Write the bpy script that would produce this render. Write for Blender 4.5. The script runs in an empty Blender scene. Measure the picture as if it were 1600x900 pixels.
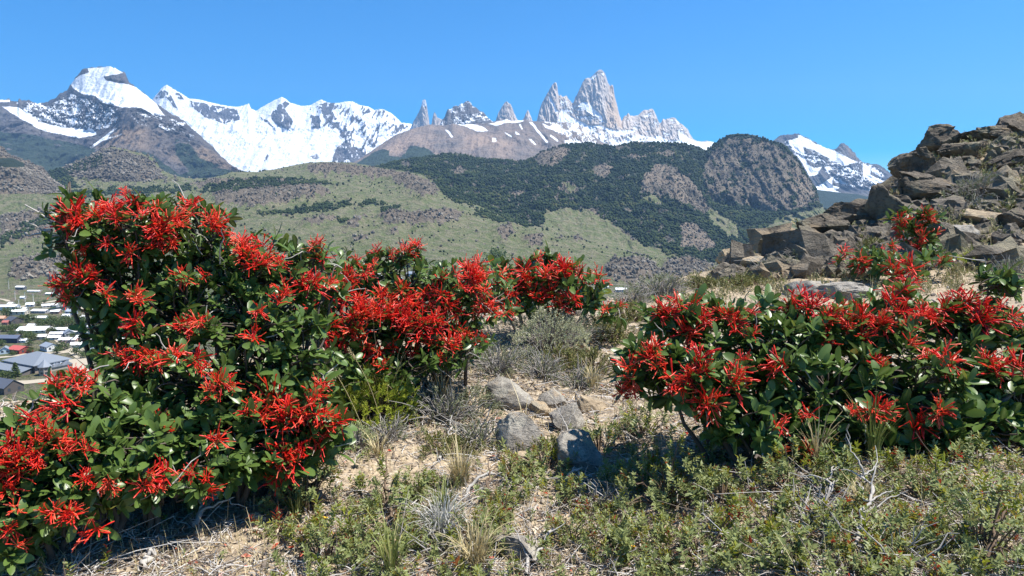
import bpy, math, random
import numpy as np
from math import radians as R

# ------------------------------------------------------------------ scene, camera, light
sc = bpy.context.scene
CAM = np.array((0.0, 0.0, 1.35)); F = 1060.0; PITCH = math.atan(115.0 / F)
cd = bpy.data.cameras.new('camera'); cam = bpy.data.objects.new('camera', cd); sc.collection.objects.link(cam)
cam.location = CAM; cam.rotation_euler = (math.pi / 2 - PITCH, 0, 0)
cd.sensor_width = 36; cd.lens = 36 * F / 1600; cd.clip_start = 0.05; cd.clip_end = 100000
sc.camera = cam
SUN_EL, SUN_AZ = 64.0, 90.0            # azimuth clockwise from the view direction
HAZE = 3.6e-5                          # density of the air
w = bpy.data.worlds.new('World'); sc.world = w; w.use_nodes = True
nt = w.node_tree; bg = nt.nodes['Background']
sky = nt.nodes.new('ShaderNodeTexSky'); sky.sky_type = 'NISHITA'; sky.sun_disc = False
sky.sun_elevation = R(SUN_EL); sky.sun_rotation = R(SUN_AZ)
sky.altitude = 1200; sky.air_density = 1.0; sky.dust_density = 0.0; sky.ozone_density = 5.0
hs_ = nt.nodes.new('ShaderNodeHueSaturation'); hs_.inputs['Saturation'].default_value = 2.0; hs_.inputs['Value'].default_value = 1.0
nt.links.new(sky.outputs[0], hs_.inputs['Color']); nt.links.new(hs_.outputs[0], bg.inputs[0]); bg.inputs[1].default_value = 0.088
sl = bpy.data.lights.new('sun', 'SUN'); sun = bpy.data.objects.new('sun', sl); sc.collection.objects.link(sun)
sl.energy = 5.0; sl.angle = R(0.53); sl.color = (1.0, 0.955, 0.88)
sun.rotation_euler = (R(90 - SUN_EL), 0, R(180 - SUN_AZ) )
sc.view_settings.view_transform = 'Standard'; sc.view_settings.look = 'None'
sc.view_settings.exposure = 1.08; sc.view_settings.gamma = 1.0; sc.view_settings.use_curve_mapping = False
sc.cycles.max_bounces = 6; sc.cycles.diffuse_bounces = 3; sc.cycles.glossy_bounces = 2
sc.cycles.transmission_bounces = 4; sc.cycles.caustics_reflective = False; sc.cycles.caustics_refractive = False

rs = np.random.RandomState(7); rnd = random.Random(7)
COL = sc.collection

# ------------------------------------------------------------------ maths helpers
def P(px, py, D):
    """a pixel of the 1600x900 photograph and a distance ahead (m) -> a point in the world"""
    px = np.asarray(px, float); py = np.asarray(py, float); D = np.asarray(D, float)
    u = (px - 800) / F; v = (450 - py) / F
    dy = math.cos(PITCH) + v * math.sin(PITCH); dz = -math.sin(PITCH) + v * math.cos(PITCH)
    t = D / dy
    return np.stack(np.broadcast_arrays(t * u, D, CAM[2] + t * dz), -1)
def proj(p):
    d = np.asarray(p, float) - CAM
    fy = d[..., 1] * math.cos(PITCH) - d[..., 2] * math.sin(PITCH)
    up = d[..., 1] * math.sin(PITCH) + d[..., 2] * math.cos(PITCH)
    return 800 + F * d[..., 0] / fy, 450 - F * up / fy

_perm = rs.permutation(65536).reshape(256, 256)
_ang = (_perm / 65536.0) * 2 * np.pi
_gx, _gy = np.cos(_ang), np.sin(_ang)
_val = rs.rand(256, 256)
def perlin(x, y):
    xi = np.floor(x).astype(int); yi = np.floor(y).astype(int); fx = x - xi; fy = y - yi
    x0 = xi & 255; x1 = (xi + 1) & 255; y0 = yi & 255; y1 = (yi + 1) & 255
    u = fx * fx * fx * (fx * (fx * 6 - 15) + 10); v = fy * fy * fy * (fy * (fy * 6 - 15) + 10)
    a = _gx[y0, x0] * fx + _gy[y0, x0] * fy; b = _gx[y0, x1] * (fx - 1) + _gy[y0, x1] * fy
    c = _gx[y1, x0] * fx + _gy[y1, x0] * (fy - 1); d = _gx[y1, x1] * (fx - 1) + _gy[y1, x1] * (fy - 1)
    return ((a + u * (b - a)) * (1 - v) + (c + u * (d - c)) * v) * 1.5
def fbm(x, y, oct=5, gain=0.5, ridged=False):
    s = np.zeros_like(x); a = 1.0; tot = 0
    for i in range(oct):
        n = perlin(x, y)
        if ridged: n = 1 - 2 * np.abs(n)
        s += a * n; tot += a; a *= gain
        x, y = 1.6 * x + 1.2 * y + 17.3, -1.2 * x + 1.6 * y + 5.9
    return s / tot
def sstep(a, b, x):
    t = np.clip((x - a) / (b - a), 0, 1); return t * t * (3 - 2 * t)
def polymask(px, py, pts, soft=3.0):
    pts = np.asarray(pts, float); x0, y0 = pts.min(0) - soft; x1, y1 = pts.max(0) + soft
    out = np.zeros(px.shape); sel = (px > x0) & (px < x1) & (py > y0) & (py < y1)
    if not sel.any(): return out
    X = px[sel]; Y = py[sel]; inside = np.zeros(X.shape, bool); dist = np.full(X.shape, 1e9)
    n = len(pts)
    for i in range(n):
        ax, ay = pts[i]; bx, by = pts[(i + 1) % n]
        c = ((ay > Y) != (by > Y)) & (X < (bx - ax) * (Y - ay) / ((by - ay) or 1e-9) + ax)
        inside ^= c
        L = (bx - ax) ** 2 + (by - ay) ** 2 or 1e-9
        t = np.clip(((X - ax) * (bx - ax) + (Y - ay) * (by - ay)) / L, 0, 1)
        dist = np.minimum(dist, np.hypot(X - ax - t * (bx - ax), Y - ay - t * (by - ay)))
    out[sel] = sstep(-soft, soft, np.where(inside, dist, -dist)); return out

# ------------------------------------------------------------------ object helpers
def mesh(name, V, Fc, mat=None, smooth=False, attrs=None):
    V = np.ascontiguousarray(V, dtype=np.float32); me = bpy.data.meshes.new(name)
    groups = Fc if isinstance(Fc, (list, tuple)) and len(Fc) and isinstance(Fc[0], np.ndarray) and Fc[0].ndim == 2 else [np.asarray(Fc)]
    groups = [np.asarray(g) for g in groups if len(g)]
    loops = np.concatenate([g.ravel() for g in groups]).astype(np.int32)
    sizes = np.concatenate([np.full(len(g), g.shape[1]) for g in groups])
    starts = np.concatenate([[0], np.cumsum(sizes)[:-1]]).astype(np.int32)
    me.vertices.add(len(V)); me.vertices.foreach_set('co', V.ravel())
    me.loops.add(len(loops)); me.loops.foreach_set('vertex_index', loops)
    me.polygons.add(len(sizes)); me.polygons.foreach_set('loop_start', starts)
    me.polygons.foreach_set('use_smooth', np.full(len(sizes), bool(smooth)))
    for k, a in (attrs or {}).items():
        at = me.attributes.new(k, 'FLOAT', 'POINT'); at.data.foreach_set('value', np.ascontiguousarray(a, dtype=np.float32).ravel())
    me.update(calc_edges=True)
    if mat: me.materials.append(mat)
    return me
def link(name, me, parent=None, loc=None, rot=None, scale=None):
    o = bpy.data.objects.new(name, me); COL.objects.link(o)
    if parent is not None: o.parent = parent
    if loc is not None: o.location = [float(c) for c in loc]
    if rot is not None: o.rotation_euler = [float(c) for c in rot]
    if scale is not None: o.scale = (scale,) * 3 if np.isscalar(scale) else scale
    return o
def tag(o, label=None, cat=None, group=None, kind=None):
    if label: o['label'] = label
    if cat: o['category'] = cat
    if group: o['group'] = group
    if kind: o['kind'] = kind
    return o
def empty(name, loc, rz=0.0):
    o = link(name, None, None, loc, (0, 0, rz)); o.empty_display_size = 0.1; return o
def gridfaces(nr, nc):
    i = np.arange(nr * nc).reshape(nr, nc)
    return np.stack([i[:-1, :-1], i[:-1, 1:], i[1:, 1:], i[1:, :-1]], -1).reshape(-1, 4)

# ------------------------------------------------------------------ material helpers
class NT:
    def __init__(s, name):
        s.m = bpy.data.materials.new(name); s.m.use_nodes = True; s.t = s.m.node_tree
        s.b = s.t.nodes['Principled BSDF']; s.out = s.t.nodes['Material Output']
        s.geo = s.t.nodes.new('ShaderNodeNewGeometry'); s.oi = None
    def n(s, ty, **kw):
        x = s.t.nodes.new('ShaderNode' + ty)
        for k, v in kw.items(): setattr(x, k, v)
        return x
    def put(s, sock, v):
        if v is None: return
        if isinstance(v, bpy.types.NodeSocket): s.t.links.new(v, sock)
        elif isinstance(v, (tuple, list)) and sock.type == 'RGBA' and len(v) == 3: sock.default_value = (*v, 1)
        else: sock.default_value = v
    def attr(s, name): x = s.n('Attribute'); x.attribute_name = name; return x.outputs['Fac']
    def pos(s): return s.geo.outputs['Position']
    def obj(s): return s.n('TexCoord').outputs['Object']
    def vscale(s, v, sc3): x = s.n('VectorMath', operation='MULTIPLY'); s.put(x.inputs[0], v); x.inputs[1].default_value = sc3; return x.outputs[0]
    def noise(s, v, scale, detail=4, rough=0.55, dist=0.0):
        x = s.n('TexNoise'); s.put(x.inputs['Vector'], v); x.inputs['Scale'].default_value = scale; x.inputs['Detail'].default_value = detail
        x.inputs['Roughness'].default_value = rough; x.inputs['Distortion'].default_value = dist; return x.outputs['Fac']
    def voro(s, v, scale, feature='F1', out='Distance'):
        x = s.n('TexVoronoi', feature=feature); s.put(x.inputs['Vector'], v); x.inputs['Scale'].default_value = scale; return x.outputs[out]
    def mix(s, f, a, b, bt='MIX'):
        x = s.n('Mix', data_type='RGBA', blend_type=bt); s.put(x.inputs[0], f); s.put(x.inputs[6], a); s.put(x.inputs[7], b); return x.outputs[2]
    def ramp(s, f, stops, interp='LINEAR'):
        x = s.n('ValToRGB'); s.put(x.inputs[0], f); e = x.color_ramp.elements; x.color_ramp.interpolation = interp
        while len(e) < len(stops): e.new(0.5)
        for k, (p, c) in enumerate(stops): e[k].position = p; e[k].color = (*c, 1) if not np.isscalar(c) else (c, c, c, 1)
        return x.outputs[0]
    def step(s, f, a, b):
        x = s.n('MapRange', interpolation_type='SMOOTHSTEP'); s.put(x.inputs[0], f); x.inputs[1].default_value = a; x.inputs[2].default_value = b; return x.outputs[0]
    def math(s, op, a, b=0.5, c=None):
        x = s.n('Math', operation=op); s.put(x.inputs[0], a); s.put(x.inputs[1], b)
        if c is not None: s.put(x.inputs[2], c)
        return x.outputs[0]
    def bump(s, h, dist, strength=1.0, nrm=None):
        x = s.n('Bump'); s.put(x.inputs['Height'], h); x.inputs['Distance'].default_value = dist; x.inputs['Strength'].default_value = strength
        if nrm is not None: s.put(x.inputs['Normal'], nrm)
        return x.outputs[0]
    def rand(s):
        if s.oi is None: s.oi = s.n('ObjectInfo')
        return s.oi.outputs['Random']
    def done(s, col, rough=0.8, normal=None, spec=0.3):
        s.put(s.b.inputs['Base Color'], col); s.put(s.b.inputs['Roughness'], rough)
        s.b.inputs['Specular IOR Level'].default_value = spec
        if normal is not None: s.put(s.b.inputs['Normal'], normal)
        return s.m
def plain(name, col, rough=0.7, spec=0.3, var=0.25, scale=3.0):
    m = NT(name); v = m.obj(); n = m.noise(v, scale, 3)
    c = m.mix(n, tuple(k * (1 - var) for k in col), tuple(min(1, k * (1 + var)) for k in col)); return m.done(c, rough, None, spec)
def leafmat(name, stops, trans=0.3, rough=0.4, spec=0.5, under=None, mid=None, objvar=0.0):
    """leaves: colour from the per-leaf 'tint', a paler midrib, a paler underside, some light through the blade"""
    m = NT(name); t = m.attr('tint')
    if objvar: t = m.math('ADD', t, m.math('MULTIPLY', m.math('SUBTRACT', m.rand(), 0.5), objvar))
    c = m.ramp(t, stops)
    if mid: c = m.mix(m.math('MULTIPLY', m.attr('midrib'), 0.75), c, mid)
    if under: c = m.mix(m.geo.outputs['Backfacing'], c, under)
    m.done(c, rough, None, spec)
    tr = m.n('BsdfTranslucent'); m.put(tr.inputs[0], m.mix(0.5, c, (0.35, 0.5, 0.06)) if trans and stops[-1][1][1] > stops[-1][1][0] else c)
    mx = m.n('MixShader'); mx.inputs[0].default_value = trans
    m.t.links.new(m.b.outputs[0], mx.inputs[1]); m.t.links.new(tr.outputs[0], mx.inputs[2]); m.t.links.new(mx.outputs[0], m.out.inputs[0])
    return m.m
# ------------------------------------------------------------------ mountains and hills
def terrain_material(name, rockA, rockB, s, grass=(0.142, 0.165, 0.07), forest=(0.022, 0.033, 0.02), warm=(0.30, 0.21, 0.13), bump=8.0, dry=(0.23, 0.212, 0.13), vert=1.0):
    """s = size in metres of the rock's features"""
    m = NT(name); p = m.vscale(m.pos(), (1, 1, vert)); f = 1.0 / s
    n1 = m.noise(p, f, 8, 0.62); n2 = m.noise(p, f * 6, 6, 0.65); n3 = m.noise(p, f * 0.3, 4)
    c = m.mix(m.step(n1, 0.35, 0.65), rockA, rockB)
    c = m.mix(m.math('MULTIPLY', m.step(n2, 0.5, 0.68), 0.8), c, tuple(k * 0.38 for k in rockA))
    c = m.mix(m.math('MULTIPLY', m.attr('warm'), m.step(n3, 0.3, 0.6)), c, warm)
    g = m.mix(m.step(n1, 0.4, 0.62), grass, dry); g = m.mix(m.math('MULTIPLY', m.step(n2, 0.55, 0.72), 0.6), g, tuple(k * 0.55 for k in grass))
    gf = m.step(m.math('ADD', m.attr('grass'), m.math('MULTIPLY', m.math('SUBTRACT', n2, 0.5), 0.9)), 0.4, 0.6)
    c = m.mix(gf, c, g)
    fr = m.mix(m.step(n2, 0.4, 0.6), forest, tuple(k * 1.7 for k in forest))
    ff = m.step(m.math('ADD', m.attr('forest'), m.math('MULTIPLY', m.math('SUBTRACT', n2, 0.5), 0.9)), 0.4, 0.6)
    c = m.mix(ff, c, fr)
    sn = m.math('ADD', m.attr('snow'), m.math('MULTIPLY', m.math('SUBTRACT', n2, 0.5), 0.55))
    sf = m.step(sn, 0.46, 0.54)
    c = m.mix(sf, c, (0.69, 0.72, 0.76))
    h = m.math('ADD', m.math('MULTIPLY', n1, 1.0), m.math('MULTIPLY', n2, 0.35))
    amt = m.math('SUBTRACT', 1.0, m.math('MULTIPLY', sf, 0.4))
    h = m.math('MULTIPLY', h, amt)
    return m.done(c, 0.9, m.bump(h, bump * 3, 1.0), 0.15)

def crop(c, pts):            # crop number -> pixels (four times enlarged crops were traced)
    ox, oy = {1: (0, 80), 2: (400, 80), 3: (800, 80), 4: (1200, 150)}[c]
    return [(ox + x / 4, oy + y / 4) for x, y in pts]

def layer(name, lines, x0, x1, ncol, rows, mat, masks=None, amp=None, ampD=None, lam=800, aniso=2.5, jag=0.0, jaglam=60, seed=0, kind='structure', snow_slope=None, vertical=0.0, ridged=0.6, wob=2.0, label=None):
    """terrain sheet through traced lines; lines run from the far side towards the viewer: (pts, D) with D number or [(px, D)]"""
    cx = np.linspace(x0, x1, ncol); K = len(lines)
    Y = np.zeros((K, ncol)); Dm = np.zeros((K, ncol))
    for k, (pts, D) in enumerate(lines):
        pts = sorted(pts); Y[k] = np.interp(cx, [q[0] for q in pts], [q[1] for q in pts])
        Dm[k] = D if np.isscalar(D) else np.interp(cx, [q[0] for q in D], [q[1] for q in D])
    s = np.concatenate([np.linspace(k, k + 1, r, endpoint=False) for k, r in enumerate(rows)] + [[K - 1]])
    k0 = np.minimum(s.astype(int), K - 2); fr = (s - k0)[:, None]
    A = P(np.broadcast_to(cx, Y.shape), Y, Dm)
    V = A[k0] * (1 - fr[..., None]) + A[k0 + 1] * fr[..., None]
    amp = np.zeros(K) if amp is None else np.asarray(amp, float); ampD = np.zeros(K) if ampD is None else np.asarray(ampD, float)
    a = (amp[k0] * (1 - fr[:, 0]) + amp[k0 + 1] * fr[:, 0])[:, None]; aD = (ampD[k0] * (1 - fr[:, 0]) + ampD[k0 + 1] * fr[:, 0])[:, None]
    X = V[..., 0]; W = V[..., 1]; Z = V[..., 2]
    o = seed * 37.7
    down = W / aniso + vertical * Z
    n = (1 - ridged) * fbm(X / lam + o, down / lam + o, 7, 0.5) + ridged * fbm(X / lam * 1.1 + o + 9, down / lam * 1.1 + o, 7, 0.52, True)
    n2 = fbm(X / lam * 2.3 + o + 50, Z / lam * (2.3 * 0.35) + o, 6, 0.55, True)
    rough = 0.6 * n + 0.4 * n2
    if masks:
        qx, qy = proj(V); at0 = {k: np.zeros(qx.shape) for k in ('snow', 'forest', 'grass', 'warm')}
        masks(at0, dict(px=qx, py=qy, nz=.6 + 0 * qx, n=n, n2=n2, V=V.copy(), s=s[:, None] + 0 * X, X=X, Z=Z)); aD = aD * (1 - .42 * np.clip(at0['snow'], 0, 1))
    dirv = V - CAM; dirv[..., 2] = 0; dirv /= np.linalg.norm(dirv, axis=-1, keepdims=True)
    V = V - dirv * (aD * rough)[..., None]
    V[..., 2] += a * n
    if jag:
        j = fbm(X / jaglam + o, np.full_like(X, 3.3 + o), 4, 0.6, True)
        V[..., 2] += jag * j * np.exp(-((s[:, None] - 1) / 0.35) ** 2)
    ppx, ppy = proj(V); nw = 6
    wx = ppx + wob * fbm(ppx / 14 + o, ppy / 14 + o, 5, 0.6); wy = ppy + wob * fbm(ppx / 14 + o + 77, ppy / 14 + o, 5, 0.6)
    du = np.gradient(V, axis=1); dv = np.gradient(V, axis=0); nn = np.cross(du, dv); nn /= np.linalg.norm(nn, axis=-1, keepdims=True) + 1e-9
    nz = np.abs(nn[..., 2])
    at = {k: np.zeros(ppx.shape) for k in ('snow', 'forest', 'grass', 'warm')}
    info = dict(px=wx, py=wy, nz=nz, n=n, n2=n2, V=V, s=s[:, None] + 0 * X, X=X, Z=Z)
    if masks: masks(at, info)
    me = mesh(name, V.reshape(-1, 3), gridfaces(len(s), ncol), mat, True, {k: v.ravel() for k, v in at.items()})
    o_ = link(name, me); tag(o_, label, None, None, kind)
    return V, at
def M(i, pts, soft=3): return polymask(i['px'], i['py'], pts, soft)
def streaks(i, cover, lam=4.0, st=0.45):
    """snow lying in gullies: cover 0..1"""
    n = fbm(i['px'] / lam / 2, i['py'] / lam * st, 4, 0.6, False) * 0.5 + 0.5 + 0.35 * (i['nz'] - 0.6) - 0.12 * i['n2']
    px, py = i['px'], i['py']; L = lam * 2.2
    def rg(u, v, o): return 1 - 2.2 * np.abs(fbm(u + o, v, 4, .55))
    c1 = rg((px + .75 * py) / L, (px - 1.1 * py) / (L * 4), 3); c2 = rg((px - .75 * py) / L, (px + 1.1 * py) / (L * 4), 41); c3 = rg(px / (L * 4), py / L * 1.1, 77)
    g = .35 * fbm(px / (L * 2.5) + 5, py / (L * 1.5), 3)
    return np.maximum.reduce([sstep(1.10 - .5 * cover, 1.2 - .5 * cover, q + g + .1 * i['n2']) for q in (c1, c2, c3)])
    a = sstep(0.62 - 0.3 * cover - 0.1, 0.62 - 0.3 * cover + 0.1, n * 0.75 + 0.08)
    r = 1 - np.abs(fbm(i['px'] / lam / 2.2 + i['py'] / lam / 5 + 31, i['py'] / lam / 3.2, 4, 0.55)) * 2.0
    return np.maximum(a * sstep(.5, .72, r + .25), sstep(1.06 - .3 * cover, 1.16 - .3 * cover, r + .12 * i['n'] + .1 * (i['nz'] - .6)))

far_rock = terrain_material('mountain_rock', (0.125, 0.115, 0.11), (0.065, 0.063, 0.066), 260, bump=30, warm=(0.26, 0.19, 0.13))
granite = terrain_material('granite', (0.58, 0.51, 0.44), (0.42, 0.385, 0.355), 120, bump=13, vert=0.14, warm=(0.46, 0.35, 0.25))
loma_rock = terrain_material('scree_rock', (0.21, 0.165, 0.135), (0.13, 0.115, 0.105), 220, bump=18, warm=(0.30, 0.22, 0.165))
hill_rock = terrain_material('hill_rock', (0.20, 0.175, 0.135), (0.10, 0.09, 0.072), 30, bump=12, warm=(0.26, 0.205, 0.15), vert=0.45)

# --- glacier range, far left to centre
ridge = crop(1, [(900, 330), (950, 310), (990, 260), (1010, 235), (1040, 213), (1060, 222), (1080, 237), (1130, 265), (1180, 300), (1250, 305), (1350, 332), (1420, 345), (1480, 352), (1510, 345), (1555, 329), (1570, 362)]) + \
        crop(2, [(0, 377), (60, 340), (110, 312), (160, 289), (185, 300), (210, 322), (280, 347), (340, 342), (375, 322), (410, 305), (450, 325), (520, 328), (560, 318), (600, 316), (650, 340), (700, 348), (740, 372), (790, 363), (840, 388), (880, 420), (910, 452), (960, 455), (1000, 470), (1100, 520), (1300, 620)])
def m_glacier(a, i):
    sn = np.ones(i['px'].shape)
    flute = M(i, crop(2, [(330, 345), (410, 300), (600, 310), (740, 370), (790, 360), (900, 440), (960, 470), (860, 530), (740, 600), (690, 650), (560, 560), (440, 470), (400, 490), (345, 480)]), 4)
    rock = sstep(0.30, 0.62, fbm(i['px'] / 5.5 + i['py'] / 16, i['py'] / 15, 5, 0.62) + 0.5 * fbm(i['px'] / 22, i['py'] / 22, 3) + 0.35)
    sn -= flute * rock * 0.85
    for pts, d in ((crop(1, [(1185, 305), (1350, 338), (1480, 362), (1505, 430), (1400, 455), (1280, 415), (1195, 350)]), .8),
                   (crop(1, [(1000, 245), (1030, 235), (1075, 280), (1120, 380), (1080, 350), (1040, 290), (990, 300), (960, 300)]), .75),
                   (crop(1, [(1085, 250), (1130, 270), (1160, 310), (1110, 300)]), .7),
                   (crop(2, [(75, 400), (150, 330), (185, 310), (215, 330), (180, 360), (235, 440), (205, 500), (150, 480), (110, 440)]), .85),
                   (crop(2, [(20, 400), (90, 440), (130, 500), (125, 520), (90, 470), (30, 430)]), .6),
                   (crop(2, [(345, 400), (400, 400), (405, 485), (350, 485)]), .8),
                   (crop(2, [(380, 330), (460, 320), (560, 540), (480, 470), (420, 420)]), .55),
                   (crop(2, [(465, 710), (500, 600), (560, 560), (640, 610), (690, 640), (640, 700), (560, 720)]), .8),
                   (crop(2, [(310, 700), (330, 650), (420, 620), (400, 680), (370, 710)]), .5), (crop(2, [(40, 690), (70, 640), (90, 650), (60, 700)]), .6)):
        sn -= M(i, pts, 2.5) * d * sstep(-0.45, 0.2, fbm(i['px'] / 5 + 3, i['py'] / 8, 4, 0.6) + 0.15)
    a['snow'][:] = np.clip(sn, 0, 1)
layer('glacier_range', [([(200, 330), (700, 330)], 16500), (ridge, 14500), ([(200, 215), (240, 205), (330, 200), (420, 205), (520, 210), (600, 215), (660, 225)], 13700), ([(200, 300), (330, 285), (420, 268), (560, 268), (700, 290)], 12000)],
      215, 690, 620, (14, 90, 90), far_rock, m_glacier, amp=(0, 6, 60, 30), ampD=(0, 70, 380, 200), lam=480, seed=1, jag=14, jaglam=80, ridged=0.7, aniso=1.3)

# --- granite needles left of the great tower
def m_needle(a, i):
    a['warm'][:] = sstep(-0.1, 0.5, fbm(i['px'] / 6, i['py'] / 20, 3)) * 0.7
    a['snow'][:] = M(i, [(655, 163), (658, 156), (666, 155), (667, 165), (661, 168)], 1.5) * 0.6 + 0.45 * M(i, [(676, 181), (679, 174), (682, 180)], 1) + M(i, [(625, 195), (640, 193), (650, 203), (630, 206)], 2) * .9
layer('granite_needle', [([(630, 250), (700, 250)], 13400), ([(630, 206), (640, 203), (642, 199), (646, 190), (651, 182), (654, 176), (657, 170), (659, 163), (660, 157.5), (662, 156), (664, 155.5), (665.5, 158), (667, 165), (669, 179), (670.5, 187), (671.5, 199), (673, 199), (674.5, 193), (676, 184), (677.5, 178), (679, 175), (681, 178), (683, 184), (688, 186), (695, 188), (702, 199)], 13000),
      ([(630, 230), (700, 230)], 12750)], 630, 702, 190, (14, 90), granite, m_needle, amp=(0, 0, 0), ampD=(0, 45, 150), lam=75, seed=2, jag=5, jaglam=25)
layer('granite_spires', [([(765, 230), (840, 230)], 12400), ([(765, 203), (774, 191), (776, 184), (780, 174), (785, 166), (789, 160), (792, 159), (795, 162), (798, 163), (801, 170), (803, 176), (805, 180), (808, 187), (814, 191), (819, 184), (822, 177), (825, 171.5), (827, 176), (830, 183), (833, 191), (840, 200)], 12000),
      ([(765, 215), (840, 215)], 11750)], 765, 840, 190, (14, 70), granite, m_needle, amp=(0, 0, 0), ampD=(0, 45, 150), lam=75, seed=3, jag=6, jaglam=25)
# --- dark peak
def m_dark(a, i):
    a['snow'][:] = 0.9 * streaks(i, 0.32, 3.0, 0.7)
layer('dark_peak', [([(680, 240), (790, 240)], 10400), ([(685, 200), (690, 190), (695, 184), (698, 175), (700, 171), (704, 172), (708, 168), (712, 166), (716, 167), (720, 163), (724, 163), (727, 160), (731, 158.5), (735, 161), (738, 166), (742, 168), (745, 170), (750, 175), (755, 176), (759, 181), (763, 186), (768, 190), (778, 196), (790, 204)], 10000),
      ([(680, 205), (790, 205)], 9500)], 682, 790, 200, (14, 60), far_rock, m_dark, amp=(0, 4, 20), ampD=(0, 60, 160), lam=260, seed=4, jag=14, jaglam=60)
# --- the great granite massif
fridge = crop(3, [(100, 470), (155, 440), (160, 415), (166, 390), (178, 350), (190, 320), (210, 285), (230, 250), (243, 228), (255, 210), (266, 200), (277, 200), (284, 225), (288, 265), (294, 285), (305, 275), (315, 290), (330, 285), (340, 278), (352, 300), (368, 318), (378, 330), (385, 322), (395, 290), (410, 268), (425, 235), (440, 200), (455, 178), (466, 173), (485, 170), (500, 160), (520, 140), (540, 124), (556, 118), (570, 128), (580, 140), (590, 170), (600, 200), (612, 222), (620, 214), (632, 218), (637, 250), (642, 285), (652, 320), (660, 350), (668, 390), (676, 415), (686, 440), (692, 425), (702, 408), (715, 405), (727, 388), (738, 405), (760, 408), (788, 402), (800, 392), (815, 378), (828, 370), (850, 372), (868, 362), (882, 366), (892, 385), (902, 405), (910, 428), (922, 452), (932, 450), (944, 424), (955, 430), (975, 425), (1000, 418), (1018, 417), (1035, 436), (1050, 452), (1070, 465), (1085, 480), (1100, 492), (1112, 520), (1130, 548), (1150, 562), (1180, 568), (1220, 563), (1260, 570), (1300, 590), (1400, 680)])
fbase = [(810, 215), (839, 197), (860, 199), (875, 195), (900, 196), (930, 201), (950, 206), (975, 207), (990, 205), (1010, 212), (1030, 220), (1060, 222), (1090, 228), (1120, 240), (1160, 260)]
SN = [crop(3, q) for q in ([(295, 385), (315, 360), (340, 385), (400, 425), (480, 465), (560, 462), (640, 497), (765, 492), (770, 505), (700, 525), (620, 512), (570, 490), (520, 475), (440, 490), (330, 440), (320, 470), (280, 470)],
        [(405, 345), (440, 318), (470, 318), (530, 375), (555, 395), (575, 440), (560, 445), (530, 410), (480, 385), (440, 355)], [(1040, 490), (1060, 515), (1150, 568), (1300, 566), (1240, 640), (1090, 585), (1040, 575), (900, 582), (855, 560), (910, 525), (965, 555), (1045, 560)],
        [(480, 175), (520, 140), (530, 150), (500, 178)], [(556, 140), (575, 135), (575, 158)], [(225, 280), (240, 285), (290, 380), (275, 390)], [(1015, 420), (1050, 455), (1040, 460)], [(820, 400), (860, 398), (850, 410), (825, 414)])]
def m_fitz(a, i):
    sn = np.zeros(i['px'].shape)
    for q in SN: sn = np.maximum(sn, polymask(i['px'], i['py'], q, 1.6))
    low = M(i, crop(3, [(285, 460), (400, 470), (520, 480), (760, 520), (960, 550), (1060, 590), (900, 640), (500, 640), (350, 560)]), 3)
    sn = np.maximum(sn, low * streaks(i, 0.62, 3.5, 0.6))
    ribs = M(i, crop(3, [(290, 290), (370, 320), (385, 340), (460, 350), (570, 440), (540, 460), (420, 420), (310, 370)]), 3); sn = np.maximum(sn, ribs * streaks(i, 0.42, 2.5, 0.9))
    ribs2 = M(i, crop(3, [(690, 400), (880, 370), (930, 450), (1000, 420), (1100, 500), (1040, 560), (900, 520), (760, 490)]), 3); sn = np.maximum(sn, ribs2 * streaks(i, 0.2, 2.5, 1.0))
    a['snow'][:] = sn
    a['warm'][:] = M(i, crop(3, [(600, 210), (640, 220), (690, 480), (600, 480), (580, 300)]), 4) * 0.9 + 0.5 * sstep(0, .5, fbm(i['px'] / 5, i['py'] / 30, 4))
layer('granite_massif', [([(800, 300), (1180, 300)], 13000), (fridge, 11000), (fbase, [(800, 10700), (900, 10650), (935, 10500), (980, 10500), (1180, 10600)]), ([(800, 275), (1180, 275)], 9300)],
      808, 1170, 760, (16, 120, 70), granite, m_fitz, amp=(0, 0, 4, 60), ampD=(0, 60, 150, 220), lam=140, seed=5, jag=10, jaglam=38, vertical=0.0, ridged=0.75)
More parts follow.
